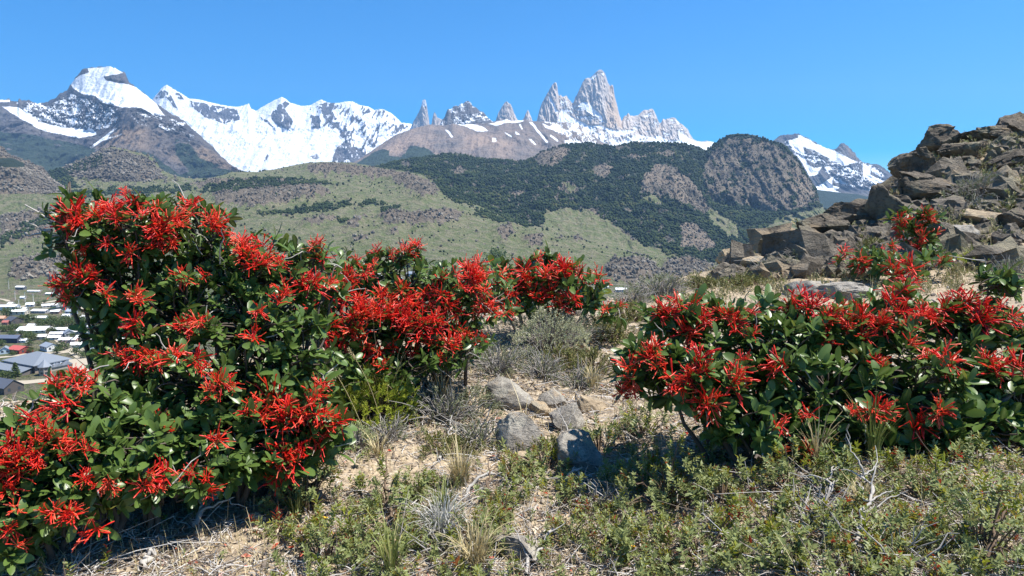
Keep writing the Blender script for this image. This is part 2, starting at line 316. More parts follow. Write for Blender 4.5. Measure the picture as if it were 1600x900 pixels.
# --- left snow peak
solo = crop(1, [(-300, 300), (0, 308), (60, 300), (70, 312), (110, 318), (120, 296), (135, 315), (180, 312), (205, 325), (240, 332), (300, 322), (320, 308), (350, 293), (375, 268), (400, 260), (420, 250), (432, 228), (450, 205), (470, 172), (485, 158), (500, 142), (515, 118), (535, 108), (560, 108), (585, 103), (640, 104), (690, 99), (720, 105), (742, 126), (770, 132), (784, 142), (796, 172), (808, 200), (830, 216), (880, 250), (920, 283), (950, 310), (1000, 345), (1050, 385), (1085, 405), (1110, 412), (1150, 438), (1200, 490), (1240, 520), (1280, 562), (1330, 600), (1380, 662), (1440, 710), (1510, 752), (1700, 850)])
def m_solo(a, i):
    q = fbm(i['px'] / 9, i['py'] / 9, 5, 0.6)
    cap = M(i, crop(1, [(445, 210), (470, 170), (500, 150), (560, 130), (545, 108), (700, 95), (745, 118), (775, 135), (720, 148), (650, 160), (660, 180), (720, 195), (800, 205), (850, 225), (960, 310), (1030, 405), (960, 400), (880, 352), (760, 352), (640, 322), (600, 285), (520, 268), (460, 235)]), 2.2)
    bowl = M(i, crop(1, [(10, 345), (110, 350), (190, 400), (240, 440), (360, 470), (460, 480), (600, 500), (600, 522), (490, 545), (400, 525), (270, 500), (200, 462), (110, 410)]), 2.5)
    bowl = np.maximum(bowl, M(i, crop(1, [(-300, 290), (0, 302), (60, 303), (60, 318), (-300, 322)]), 2))
    mixz = M(i, crop(1, [(100, 320), (330, 320), (440, 265), (620, 330), (780, 370), (720, 470), (600, 500), (400, 480), (220, 440)]), 6) * streaks(i, 0.45, 3.2, 0.7)
    mix2 = M(i, crop(1, [(800, 380), (1000, 390), (1150, 440), (1230, 540), (1180, 560), (1080, 500), (920, 490), (830, 430)]), 6) * streaks(i, 0.25, 3.0, 0.7)
    chute = M(i, crop(1, [(550, 605), (640, 540), (720, 480), (735, 480), (660, 550), (570, 610)]), 1.6) * 0.9 + M(i, crop(1, [(640, 550), (760, 512), (765, 518), (650, 560)]), 1.2) * .8
    rock = M(i, crop(1, [(655, 160), (720, 150), (770, 138), (800, 170), (810, 208), (720, 190), (665, 180)]), 1.5)
    a['snow'][:] = np.clip(np.maximum.reduce([cap, bowl, mixz, mix2, chute]) - rock, 0, 1)
    fo = np.maximum(M(i, crop(1, [(-400, 500), (0, 505), (200, 520), (300, 545), (420, 565), (520, 590), (600, 612), (560, 680), (300, 780), (-400, 700)]), 4), M(i, crop(1, [(820, 625), (930, 630), (1000, 680), (1120, 775), (1240, 740), (1370, 730), (1510, 752), (1500, 900), (800, 900)]), 4))
    fo = np.maximum(fo, 0.75 * M(i, crop(1, [(1090, 540), (1180, 560), (1250, 660), (1400, 720), (1200, 780), (1090, 650)]), 6))
    fo -= 0.7 * sstep(0.25, 0.5, fbm(i['px'] / 25, i['py'] / 5, 3)) * (i['py'] < 245)
    a['forest'][:] = np.clip(fo, 0, 1)
    a['warm'][:] = 0.8 * M(i, crop(1, [(600, 600), (760, 470), (1000, 500), (1250, 560), (1480, 750), (1100, 700), (900, 620)]), 8)
layer('snow_peak', [([(-250, 420), (500, 420)], 10500), (solo, [(-250, 8900), (0, 8800), (150, 8600), (250, 8000), (377, 6400), (500, 6000)]), ([(-250, 195), (0, 196), (100, 204), (150, 208), (190, 196), (215, 185), (260, 205), (320, 240), (377, 275), (500, 330)], [(-250, 7900), (0, 7900), (120, 7900), (190, 7300), (260, 7000), (377, 6250), (500, 5900)]),
      ([(-250, 240), (0, 245), (80, 262), (150, 268), (250, 268), (377, 290), (500, 340)], [(-250, 6400), (377, 6100), (500, 5800)]), ([(-250, 300), (500, 340)], 5600)],
      -240, 440, 640, (14, 90, 70, 24), far_rock, m_solo, amp=(0, 3, 70, 60, 0), ampD=(0, 50, 380, 240, 0), lam=480, seed=6, jag=16, jaglam=70, aniso=1.2, ridged=0.65)
# --- brown scree spur below the towers
loma = crop(2, [(520, 740), (630, 690), (700, 640), (800, 572), (870, 527), (920, 508), (970, 490), (1080, 460), (1130, 462), (1180, 467), (1230, 455), (1300, 462), (1450, 452), (1560, 425)]) + crop(3, [(0, 441), (80, 431), (160, 441), (230, 442), (285, 450), (340, 448), (400, 452), (440, 470), (470, 500), (520, 540), (570, 575), (640, 600), (800, 650)])
def m_loma(a, i):
    fo = M(i, crop(2, [(560, 760), (640, 690), (740, 630), (800, 610), (830, 620), (830, 650), (900, 665), (930, 640), (960, 590), (1050, 600), (1150, 660), (1300, 640), (1400, 680), (1600, 700), (1600, 800), (560, 800)]), 3)
    a['forest'][:] = fo
    sn = M(i, crop(2, [(1220, 450), (1280, 405), (1300, 440), (1420, 470), (1450, 500), (1380, 505), (1310, 470)]), 2) + M(i, crop(2, [(1450, 455), (1600, 420), (1600, 440), (1500, 465)]), 2)
    sn += M(i, crop(3, [(0, 425), (75, 420), (70, 440), (0, 448)]), 1.5)
    for q in ([(105, 440), (125, 442), (228, 570), (215, 575)], [(40, 455), (55, 457), (70, 490), (60, 490)], [(100, 545), (120, 550), (150, 585), (140, 588)], [(20, 500), (50, 515), (45, 522), (20, 515)], [(190, 450), (260, 480), (300, 490), (290, 500), (210, 480)], [(240, 520), (290, 560), (280, 566), (235, 530)], [(330, 555), (430, 570), (400, 585), (330, 575)]): sn += M(i, crop(3, q), 1.3)
    for q in ([(1475, 540), (1500, 540), (1505, 565), (1480, 565)], [(1180, 490), (1200, 490), (1235, 535), (1225, 540)], [(1550, 505), (1600, 530), (1600, 540), (1560, 518)]): sn += M(i, crop(2, q), 1.2)
    sn += M(i, crop(3, [(200, 440), (440, 450), (480, 500), (560, 600), (420, 600), (300, 520)]), 5) * streaks(i, 0.48, 3.0, 0.8)
    a['snow'][:] = np.clip(sn, 0, 1)
    a['warm'][:] = 0.9 * M(i, crop(2, [(640, 690), (980, 490), (1100, 470), (1100, 620), (1250, 650), (1150, 660), (1050, 595), (960, 585), (900, 660), (800, 620)]), 8) + 0.7 * M(i, crop(2, [(1230, 460), (1440, 510), (1600, 560), (1600, 690), (1380, 660)]), 10)
layer('scree_spur', [([(480, 330), (1010, 330)], 9200), (loma, 8000), ([(480, 270), (560, 255), (650, 235), (760, 225), (850, 225), (930, 235), (1010, 250)], 7200), ([(480, 300), (1010, 290)], 5600)],
      500, 1000, 560, (10, 50, 60), loma_rock, m_loma, amp=(0, 4, 45, 30), ampD=(0, 30, 170, 110), lam=380, seed=7, jag=8, jaglam=70, ridged=0.55, aniso=1.4)
# --- right snow mountain and the forest slope before it
rm = crop(4, [(-160, 340), (-60, 310), (30, 288), (50, 275), (62, 262), (80, 254), (110, 252), (125, 246), (150, 251), (165, 243), (190, 243), (210, 252), (230, 262), (290, 292), (350, 327), (400, 342), (425, 338), (440, 316), (455, 304), (472, 299), (490, 312), (505, 325), (525, 345), (545, 365), (560, 392), (590, 420), (620, 428), (650, 433), (680, 432), (700, 440), (735, 465), (770, 497), (800, 482), (830, 473), (858, 486), (900, 520), (1100, 640)])
def m_rm(a, i):
    sn = np.zeros(i['px'].shape)
    for q, v in (([(130, 290), (200, 245), (300, 300), (420, 345), (500, 385), (560, 410), (480, 440), (360, 380), (270, 330), (220, 320), (230, 380), (160, 340)], .95), ([(170, 360), (230, 390), (250, 430), (290, 450), (340, 440), (310, 490), (260, 505), (215, 420)], .95), ([(300, 565), (380, 520), (410, 500), (400, 560), (450, 570), (420, 590), (470, 608), (300, 585)], .95),
                 ([(590, 430), (640, 440), (640, 490), (690, 520), (735, 530), (680, 555), (620, 520), (595, 500)], .95), ([(560, 570), (600, 545), (590, 565)], .9), ([(640, 580), (700, 555), (680, 585)], .8), ([(760, 540), (790, 560), (770, 570)], .8)): sn = np.maximum(sn, v * M(i, crop(4, q), 2.2))
    mz = M(i, crop(4, [(30, 270), (180, 240), (420, 340), (560, 400), (720, 460), (790, 560), (640, 600), (420, 540), (330, 440), (180, 380)]), 5)
    sn = np.maximum(sn, mz * streaks(i, 0.42, 3.2, 0.8))
    sn -= 0.8 * M(i, crop(4, [(40, 290), (70, 258), (180, 242), (190, 260), (100, 285)]), 1.6) + .6 * M(i, crop(4, [(500, 330), (560, 390), (565, 410), (520, 395), (490, 350)]), 2)
    a['snow'][:] = np.clip(sn, 0, 1); a['warm'][:] = .5 * M(i, crop(4, [(500, 320), (560, 390), (560, 410), (500, 360)]), 2)
layer('right_snow_mountain', [([(1150, 400), (1500, 400)], 11500), (rm, 10000), ([(1150, 290), (1500, 300)], 8900), ([(1150, 330), (1500, 330)], 8000)],
      1165, 1470, 420, (14, 110, 24), far_rock, m_rm, amp=(0, 3, 40, 0), ampD=(0, 120, 380, 60), lam=330, seed=8, jag=24, jaglam=55, ridged=0.7)
def m_forest(a, i): a['forest'][:] = 1.0 - .5 * sstep(.1, .5, fbm(i['px'] / 12, i['py'] / 3, 3)) * (i['s'] > 1.4)
layer('forest_slope', [([(1200, 420), (1560, 420)], 7600), ([(1200, 292), (1275, 297), (1310, 301), (1340, 304), (1380, 312), (1420, 318), (1560, 330)], 6800), ([(1200, 350), (1560, 370)], 5200)],
      1205, 1540, 200, (6, 40), hill_rock, m_forest, amp=(0, 6, 20), ampD=(0, 40, 60), lam=300, seed=9)
# --- forested hill with the rock dome
gh = [(560, 268), (620, 253), (660, 247), (695, 242), (712, 240), (737, 246), (770, 250), (800, 252), (822, 252), (835, 246), (845, 239), (855, 236), (865, 231), (887, 226), (912, 224), (940, 227), (960, 230), (975, 226), (992, 223), (1025, 224), (1062, 225), (1087, 230), (1102, 236), (1112, 230), (1118, 224), (1125, 219), (1137, 213), (1150, 210.5), (1170, 211), (1190, 216), (1200, 220), (1220, 226), (1232, 234), (1244, 246), (1254, 262), (1265, 280), (1273, 292), (1278, 310), (1282, 322), (1297, 334), (1330, 352), (1400, 380), (1500, 420)]
gbase = [(560, 285), (650, 285), (690, 298), (730, 318), (760, 332), (800, 346), (850, 350), (880, 362), (930, 372), (960, 382), (1000, 392), (1060, 402), (1100, 412), (1150, 405), (1200, 398), (1260, 392), (1330, 390), (1500, 440)]
SLAB = [[(1000, 295), (1005, 275), (1020, 258), (1040, 256), (1055, 262), (1080, 280), (1098, 303), (1112, 330), (1095, 330), (1070, 318), (1040, 308), (1010, 303)], [(1060, 350), (1075, 346), (1095, 355), (1110, 370), (1120, 388), (1095, 392), (1065, 385), (1060, 365)],
        [(930, 258), (945, 256), (958, 262), (950, 275), (935, 277), (925, 268)], [(840, 240), (870, 230), (890, 232), (880, 250), (850, 262), (838, 258)], [(1022, 238), (1050, 234), (1060, 240), (1040, 248)], [(980, 243), (1010, 240), (1008, 246), (985, 250)], [(870, 290), (895, 286), (905, 297), (885, 305)], [(800, 300), (815, 295), (822, 300), (806, 308)], [(705, 265), (720, 258), (728, 268), (715, 275)], [(905, 335), (930, 325), (940, 335), (920, 345)]]
CLIFF = [[(1098, 265), (1115, 232), (1150, 214), (1200, 222), (1235, 240), (1262, 280), (1276, 300), (1280, 320), (1245, 326), (1205, 330), (1170, 322), (1135, 318), (1105, 310)], [(950, 365), (942, 355), (955, 350), (978, 360), (995, 375), (1000, 382), (975, 380), (955, 376)]]
GRS = [[(1105, 328), (1120, 330), (1150, 350), (1155, 372), (1130, 365), (1112, 345)], [(1215, 342), (1250, 332), (1282, 322), (1297, 334), (1300, 345), (1260, 372), (1200, 385), (1170, 395), (1160, 385), (1190, 365)], [(850, 330), (880, 325), (920, 330), (950, 345), (1000, 380), (1060, 400), (1000, 400), (900, 370), (850, 350)], [(1010, 305), (1040, 310), (1030, 318), (1005, 312)], [(1130, 395), (1160, 385), (1200, 390), (1190, 410), (1120, 420)], [(880, 285), (900, 292), (890, 300)]]
def m_green(a, i):
    p, q = i['px'], i['py']
    rock = np.zeros(p.shape)
    for s_ in SLAB: rock = np.maximum(rock, polymask(p, q, s_, 3))
    cl = np.zeros(p.shape)
    for s_ in CLIFF: cl = np.maximum(cl, polymask(p, q, s_, 4))
    gr = np.zeros(p.shape)
    for s_ in GRS: gr = np.maximum(gr, polymask(p, q, s_, 3))
    nz = fbm(p / 16, q / 9, 4, .6); n8 = fbm(p / 7, q / 5, 4, .65)
    rock = sstep(.3, .75, rock + .85 * n8 * (rock > .01) + .5 * nz * (rock > .01) - .06); gr = sstep(.35, .65, gr + .6 * n8 * (gr > .01))
    fo = np.clip(1 - rock - gr - cl * sstep(-0.28, -0.05, nz + .25 * i['n2'] - .1) - .9 * sstep(.16, .36, nz) * (p < 1100), 0, 1)
    gr = np.maximum(gr, .55 * sstep(.3, .5, fbm(p / 22 + 9, q / 12, 4)) * (1 - cl) * (1 - rock))
    gr = np.maximum(gr, sstep(-4, 6, q - np.interp(p, *zip(*gbase))))
    a['forest'][:] = np.clip(fo - gr, 0, 1); a['grass'][:] = gr
    a['warm'][:] = np.clip(rock * .8 + cl * sstep(1225, 1265, p) + .4 * cl, 0, 1)
    global GREEN_FOREST
    i['V'][..., 1] -= 0
GREEN = layer('forested_hill', [([(540, 420), (1560, 420)], 5600), (gh, [(540, 4300), (700, 4200), (900, 4200), (1150, 3900), (1290, 3600), (1560, 3300)]), ([(560, 276), (650, 268), (760, 295), (850, 300), (900, 310), (1000, 322), (1060, 325), (1110, 318), (1160, 330), (1230, 335), (1280, 340), (1400, 390), (1560, 440)], [(540, 3900), (700, 3550), (1000, 3150), (1060, 3250), (1110, 3500), (1170, 3450), (1270, 3250), (1560, 3000)]),
      (gbase, [(540, 3750), (700, 3000), (850, 2700), (1000, 2500), (1150, 2400), (1560, 2400)]), ([(560, 420), (1560, 470)], [(540, 2200), (1560, 1800)])],
      548, 1520, 900, (10, 80, 90, 14), hill_rock, m_green, amp=(0, 5, 34, 12, 0), ampD=(0, 45, 105, 35, 0), lam=130, seed=10, jag=5, jaglam=45, ridged=0.6, aniso=1.2, wob=8)
# --- knolls on the left
OUT = [[(95, 262), (130, 246), (155, 234), (178, 232), (205, 240), (222, 243), (238, 252), (250, 268), (256, 278), (230, 282), (190, 284), (160, 280), (120, 276), (100, 272)]]
def m_knoll(a, i):
    p, q = i['px'], i['py']; r = polymask(p, q, OUT[0], 4)
    nz = fbm(p / 9, q / 5, 4, .6)
    a['grass'][:] = np.clip(1 - r - .6 * sstep(.1, .3, nz), 0, 1)
    a['forest'][:] = np.clip(polymask(p, q, [(40, 275), (90, 264), (150, 240), (165, 240), (160, 262), (110, 275), (130, 300), (60, 300)], 5) * .85 - .4 * r + r * .7 * sstep(.1, .4, nz), 0, 1)
    a['warm'][:] = r * sstep(200, 245, p)
KNOLL = layer('rocky_knoll', [([(20, 330), (420, 330)], 4700), ([(20, 292), (45, 280), (62, 273), (87, 266), (105, 259), (125, 252), (140, 245), (155, 236), (165, 233), (175, 231), (190, 233), (200, 235), (213, 239), (225, 242), (238, 247), (245, 255), (252, 266), (265, 273), (287, 279), (310, 280), (340, 278), (420, 290)], 3900), ([(20, 296), (100, 282), (180, 284), (256, 281), (300, 290), (420, 300)], [(20, 3700), (180, 3600), (420, 3600)]), ([(20, 320), (420, 325)], 3000)],
      24, 400, 330, (8, 60, 30), hill_rock, m_knoll, amp=(0, 3, 10, 5), ampD=(0, 40, 110, 40), lam=75, seed=11, jag=5, jaglam=40)
def m_crag(a, i):
    p, q = i['px'], i['py']; nz = fbm(p / 8, q / 6, 4, .6)
    a['grass'][:] = np.clip(sstep(300, 306, q) + .5 * sstep(.2, .4, nz), 0, 1); a['forest'][:] = .8 * polymask(p, q, [(-200, 246), (20, 246), (38, 254), (40, 262), (10, 262), (-200, 262)], 4) + .5 * sstep(.3, .5, nz)
    a['warm'][:] = .6
CRAG = layer('cliff_hill', [([(-260, 330), (120, 330)], 3900), ([(-260, 222), (-80, 220), (0, 229), (8, 236), (14, 243), (30, 249), (45, 254), (56, 259), (66, 262), (72, 270), (80, 280), (100, 295), (120, 302)], 3300), ([(-260, 250), (0, 258), (25, 262), (45, 282), (62, 300), (120, 306)], [(-260, 2900), (0, 2900), (120, 3000)]), ([(-260, 300), (120, 309)], 2750), ([(-260, 375), (120, 375)], 2400)],
      -250, 110, 260, (8, 40, 60, 12), hill_rock, m_crag, amp=(0, 3, 8, 4, 0), ampD=(0, 25, 80, 30, 0), lam=70, seed=12, jag=5, jaglam=30)

# --- grassy valley side and valley floor (rows from the far ridge to the foot of the viewer's hill)
midridge = [(-260, 312), (0, 308), (100, 296), (180, 292), (260, 286), (325, 281), (362, 270), (385, 270), (400, 270), (420, 267), (437, 264), (460, 259), (475, 256), (505, 254), (530, 256), (550, 255), (570, 259), (590, 264), (640, 271), (660, 275), (675, 286), (687, 297), (712, 306), (750, 323), (790, 340), (830, 350), (870, 368), (930, 382), (1000, 400), (1060, 412), (1120, 420), (1200, 420), (1500, 460)]
ROCKP = [[(480, 262), (520, 258), (600, 268), (640, 275), (670, 285), (685, 298), (660, 302), (630, 290), (590, 280), (540, 275), (490, 275)], [(620, 283), (650, 278), (680, 292), (688, 303), (665, 312), (640, 300)], [(640, 335), (700, 330), (725, 335), (715, 345), (690, 352), (650, 354), (600, 350), (590, 340), (610, 330)], [(470, 348), (520, 338), (530, 342), (500, 352)], [(540, 350), (570, 338), (575, 342), (560, 352), (545, 358)], [(330, 305), (400, 296), (450, 290), (500, 292), (520, 305), (470, 315), (400, 325), (340, 320)], [(610, 360), (622, 357), (625, 366), (612, 368)],
         [(550, 375), (575, 370), (572, 378), (555, 381)], [(940, 420), (960, 408), (1000, 405), (1024, 415), (1030, 430), (1020, 442), (985, 446), (950, 438)], [(1040, 412), (1080, 405), (1115, 420), (1110, 440), (1060, 438), (1030, 430)], [(0, 340), (60, 330), (140, 322), (160, 330), (100, 350), (60, 375), (0, 385)], [(20, 410), (70, 402), (105, 405), (110, 430), (60, 440), (15, 438)], [(820, 372), (850, 368), (850, 382), (825, 385)], [(775, 360), (800, 352), (805, 370), (785, 376)], [(290, 292), (330, 284), (400, 282), (470, 284), (440, 292), (350, 298)], [(870, 358), (905, 350), (935, 372), (900, 378)]]
BUSHP = [[(460, 322), (500, 318), (545, 312), (550, 320), (520, 330), (470, 332)], [(545, 315), (600, 313), (605, 320), (560, 322)], [(300, 300), (420, 278), (520, 282), (525, 287), (430, 300), (340, 305)], [(400, 330), (480, 325), (480, 333), (400, 336)], [(595, 325), (620, 322), (615, 335), (595, 338)], [(0, 320), (60, 312), (60, 322), (0, 330)], [(60, 300), (200, 292), (300, 290), (300, 300), (180, 305), (80, 312)], [(742, 325), (780, 335), (850, 348), (845, 356), (770, 345), (740, 335)], [(905, 353), (940, 350), (942, 362), (910, 366)], [(1000, 385), (1060, 395), (1090, 402), (1060, 405), (1010, 395)], [(0, 378), (60, 350), (90, 345), (60, 365), (0, 388)], [(525, 340), (545, 340), (543, 350), (528, 350)], [(690, 295), (720, 303), (750, 318), (735, 322), (700, 310)]]
def m_mid(a, i):
    p, q = i['px'], i['py']; r = np.zeros(p.shape)
    for s_ in ROCKP: r = np.maximum(r, polymask(p, q, s_, 4))
    nz = fbm(p / 14, q / 5, 5, .6)
    r = sstep(.35, .65, r + .7 * fbm(p / 6, q / 3.5, 4, .65) * (r > .01)); r = np.clip(r + .8 * sstep(.2, .4, nz) * (q < 410), 0, 1)
    f_ = np.zeros(p.shape)
    for s_ in BUSHP: f_ = np.maximum(f_, polymask(p, q, s_, 4))
    a['forest'][:] = np.clip(f_ * sstep(-.35, .05, nz) + .6 * sstep(.38, .5, fbm(p / 9 + 4, q / 4, 4)) * (q < 330), 0, 1)
    a['grass'][:] = np.clip(1 - r, 0, 1); a['warm'][:] = .5 * r
    # rock outcrops stand out of the grass
    V = i['V']; ux, uy = proj(V); h = np.zeros(p.shape)
    for s_ in ROCKP: h = np.maximum(h, polymask(ux, uy, s_, 9))
    V[..., 2] += h * (V[..., 1] / 1060) * (3.0 + 9.0 * fbm(V[..., 0] / 34, V[..., 1] / 34, 5, .6, True)) * (q < 450)
    town = sstep(436, 452, q) * sstep(420, 300, p); tn = fbm(p / 11 + 40, q / 4, 4, .6)
    a['grass'][:] = np.where(town > 0, np.clip(.62 + .9 * tn, 0, 1) * town + a['grass'] * (1 - town), a['grass']); a['warm'][:] = np.maximum(a['warm'], .9 * town)
MIDL = [([(-260, 420), (1500, 470)], 4700), (midridge, [(-260, 3000), (60, 3000), (300, 3500), (500, 3900), (600, 3600), (690, 3100), (850, 2600), (1000, 2300), (1120, 2000), (1500, 1800)]),
        ([(-260, 345), (0, 345), (200, 325), (400, 312), (550, 318), (690, 335), (800, 360), (900, 385), (1000, 403), (1120, 423), (1500, 465)], [(-260, 2500), (400, 2700), (690, 2450), (1000, 2100), (1500, 1700)]),
        ([(-260, 392), (0, 392), (200, 385), (400, 372), (600, 372), (800, 395), (1000, 414), (1120, 432), (1500, 475)], 1950),
        ([(-260, 437), (0, 437), (400, 428), (800, 430), (1120, 442), (1500, 480)], 1500),
        ([(-260, 511), (1500, 511)], 905), ([(-260, 610), (1500, 610)], 580), ([(-260, 760), (1500, 760)], 370)]
MID = layer('valley_side', MIDL, -255, 1480, 1000, (8, 70, 70, 60, 50, 30, 10), hill_rock, m_mid, amp=(0, 5, 24, 15, 3, 0.05, 0.05, 0), ampD=(0, 15, 22, 12, 0, 0, 0, 0), lam=135, seed=13, jag=4, jaglam=45, ridged=0.5, aniso=1.0, wob=8)

# --- woodland on the hills: thousands of crowns far away, one mass
ico_v = []; phi = (1 + 5 ** .5) / 2
for a_ in (-1, 1):
    for b_ in (-phi, phi): ico_v += [(0, a_, b_), (a_, b_, 0), (b_, 0, a_)]
ico_v = np.array(ico_v) / math.sqrt(1 + phi * phi)
def hull_tris(v):
    out = []
    n = len(v); d = np.linalg.norm(v[:, None] - v[None], axis=-1); e = d[d > 0].min() * 1.01
    for i in range(n):
        for j in range(i + 1, n):
            for k in range(j + 1, n):
                if d[i, j] < e and d[j, k] < e and d[i, k] < e:
                    t = (i, j, k)
                    if np.dot(np.cross(v[j] - v[i], v[k] - v[i]), v[i]) < 0: t = (i, k, j)
                    out.append(t)
    return np.array(out)
ico_f = hull_tris(ico_v)
def crowns(name, V, fo, n, hrange, mat, thr=0.5, label=None, weight_far=1.0, keep=None):
    W = fo[:-1, :-1].copy(); W[W < thr] = 0
    A = np.linalg.norm(np.cross(V[1:, :-1] - V[:-1, :-1], V[:-1, 1:] - V[:-1, :-1]), axis=-1)
    px, py = proj(V[:-1, :-1]); W *= A / V[:-1, :-1, 1] ** weight_far * (px > -60) * (px < 1500)
    if keep is not None: W *= keep(px, py)
    pr = W.ravel() / W.sum(); idx = rs.choice(len(pr), n, p=pr); r, c = np.unravel_index(idx, W.shape)
    u, v = rs.rand(n, 1), rs.rand(n, 1)
    p = V[r, c] * (1 - u) * (1 - v) + V[r, c + 1] * u * (1 - v) + V[r + 1, c] * (1 - u) * v + V[r + 1, c + 1] * u * v
    h = rs.uniform(*hrange, n)[:, None]
    ang = rs.rand(n) * 6.283; ca, sa = np.cos(ang)[:, None], np.sin(ang)[:, None]
    B = ico_v[None] * (1 + rs.uniform(-.35, .35, (n, 12, 1)))
    X = np.stack([B[..., 0] * ca - B[..., 1] * sa, B[..., 0] * sa + B[..., 1] * ca, B[..., 2]], -1)
    X = X * np.stack([h * .5, h * .5, h * .55], -1).reshape(n, 1, 3) + p[:, None] + np.array((0, 0, 1)) * (h * .35).reshape(n, 1, 1)
    Fc = (ico_f[None] + (np.arange(n) * 12)[:, None, None]).reshape(-1, 3)
    t = np.repeat(np.clip(.45 + 1.1 * fbm(p[:, 0] / 160, p[:, 1] / 160 + p[:, 2] / 90, 4, .6) + rs.normal(0, .11, n), 0, 1), 12)
    o = link(name, mesh(name, X.reshape(-1, 3), Fc, mat, mat is wood_mat, {'tint': t})); tag(o, label, None, None, 'stuff'); return o
m = NT('woodland'); c = m.ramp(m.attr('tint'), [(0, (0.016, 0.027, 0.013)), (.5, (0.030, 0.046, 0.018)), (.85, (0.055, 0.070, 0.025)), (1, (0.085, 0.085, 0.035))]); wood_mat = m.done(c, .9, None, .1)
crowns('hill_forest', GREEN[0], GREEN[1]['forest'], 42000, (5, 14), wood_mat, .28, 'dark southern beech wood covering the hill below the rock dome')
crowns('valley_scrub', MID[0], MID[1]['forest'], 5000, (5, 11), wood_mat, .4, 'dark scrub scattered over the grassy valley side')
crowns('knoll_scrub', KNOLL[0], KNOLL[1]['forest'], 1800, (6, 12), wood_mat, .4, 'dark scrub on the flank of the rocky knoll')

m = NT('outcrop_stone'); c = m.ramp(m.attr('tint'), [(0, (.085, .075, .062)), (.4, (.17, .15, .122)), (.75, (.25, .222, .18)), (1, (.33, .29, .24))]); stone_mat = m.done(m.mix(m.math('MULTIPLY', m.noise(m.pos(), .35, 4), .5), c, (.06, .055, .045)), .95, None, .1)
for L_, n_, hr in ((MID, 5200, (3, 11)), (GREEN, 4200, (3.5, 10)), (KNOLL, 2200, (5, 15)), (CRAG, 2200, (4, 12))):
    rk_ = np.clip(1 - L_[1]['grass'] - L_[1]['forest'], 0, 1); crowns('outcrop_stones', L_[0], rk_, n_, hr, stone_mat, .5, 'broken stone outcrops on the hills', keep=(lambda x, y: (y < 448) * 1.0))
crowns('scattered_scrub', MID[0], np.clip(MID[1]['grass'], 0, 1), 1100, (3, 8), wood_mat, .5, 'single dark bushes dotted over the grassy valley side', keep=lambda x, y: (y < 432) * np.clip(.15 + 1.2 * fbm(x / 60, y / 22, 4) + .7 * np.exp(-((y - np.interp(x, [560, 690, 760, 850, 960, 1080], [285, 298, 332, 350, 382, 412])) / 14) ** 2) * (x > 540), 0, 1))
# ------------------------------------------------------------------ the hillside the viewer stands on
_D = np.array([0.4, 1.5, 2.2, 3.0, 4.5, 6.5, 9, 13, 18, 25, 35, 60, 150, 480])
_U = np.array([-900, -300, 0, 300, 600, 900, 1050, 1200, 1350, 1500, 1600, 1900, 2600])
_Z = np.array([
    [0.0, 0.0, 0.0, -.10, -.5, -1.8, -4, -7, -11, -16, -24, -42, -85, -158],
    [0.0, .03, .05, .03, -.15, -1.3, -3.2, -6, -10, -15, -23, -41, -85, -158],
    [0.0, .06, .10, .10, .10, -.85, -2.7, -5.5, -9, -14.5, -22, -40, -84, -158],
    [0.0, .03, .05, .08, .12, -.05, -1.5, -4.2, -8, -14, -21, -39, -84, -158],
    [0.0, .0, .02, .05, .12, .15, -.2, -2.5, -6, -12, -20, -37, -82, -158],
    [0.0, .0, .0, .03, .10, .20, .20, -.6, -4, -10, -18, -35, -80, -158],
    [0.0, .03, .05, .08, .15, .22, .26, .10, -2, -7, -15, -32, -80, -158],
    [.08, .14, .18, .20, .22, .26, .32, .45, .3, -3, -11, -28, -78, -158],
    [.14, .22, .26, .28, .28, .30, .38, .62, 1.3, 1.7, -3, -22, -75, -158],
    [.16, .24, .28, .30, .30, .32, .42, .9, 2.0, 4.2, 3.0, -12, -70, -158],
    [.16, .24, .28, .30, .30, .34, .46, 1.0, 2.35, 4.9, 5.2, -8, -65, -158],
    [.16, .24, .28, .30, .32, .38, .55, 1.3, 3.0, 6.2, 8.5, -2, -60, -158],
    [.16, .24, .28, .30, .34, .45, .7, 1.6, 3.6, 7.5, 10, 4, -50, -158]])
def table_z(x, y):
    x = np.asarray(x, float); y = np.maximum(np.asarray(y, float), .4)
    u = np.clip(800 + F * x / y, -899, 2599); d = np.clip(np.log(y), np.log(.4), np.log(479.9)); LD = np.log(_D)
    i = np.clip(np.searchsorted(_U, u) - 1, 0, len(_U) - 2); j = np.clip(np.searchsorted(LD, d) - 1, 0, len(LD) - 2)
    a = (u - _U[i]) / (_U[i + 1] - _U[i]); b = (d - LD[j]) / (LD[j + 1] - LD[j])
    a = a * a * (3 - 2 * a) * .6 + a * .4
    return (_Z[i, j] * (1 - a) + _Z[i + 1, j] * a) * (1 - b) + (_Z[i, j + 1] * (1 - a) + _Z[i + 1, j + 1] * a) * b
def rocky(x, y):
    u = 800 + F * x / np.maximum(y, .4)
    return sstep(10.5, 15, y) * sstep(1080, 1260, u) * sstep(75, 50, y)
def zg(x, y, fine=True):
    x = np.asarray(x, float); y = np.asarray(y, float)
    z = table_z(x, y) + .035 * fbm(x * 1.1 + 3, y * 1.1, 3) * np.clip(y / 3, .3, 4)
    rk = rocky(x, y)
    z = z + rk * (.22 * fbm(x * .45 + 7, y * .45, 6, .6, True) + .2 * fbm(x * 1.5, y * 1.5, 5, .6, True) - .1)
    if fine: z = z + .012 * fbm(x * 9, y * 9, 4, .6) + .006 * fbm(x * 31, y * 31, 3, .6)
    return z
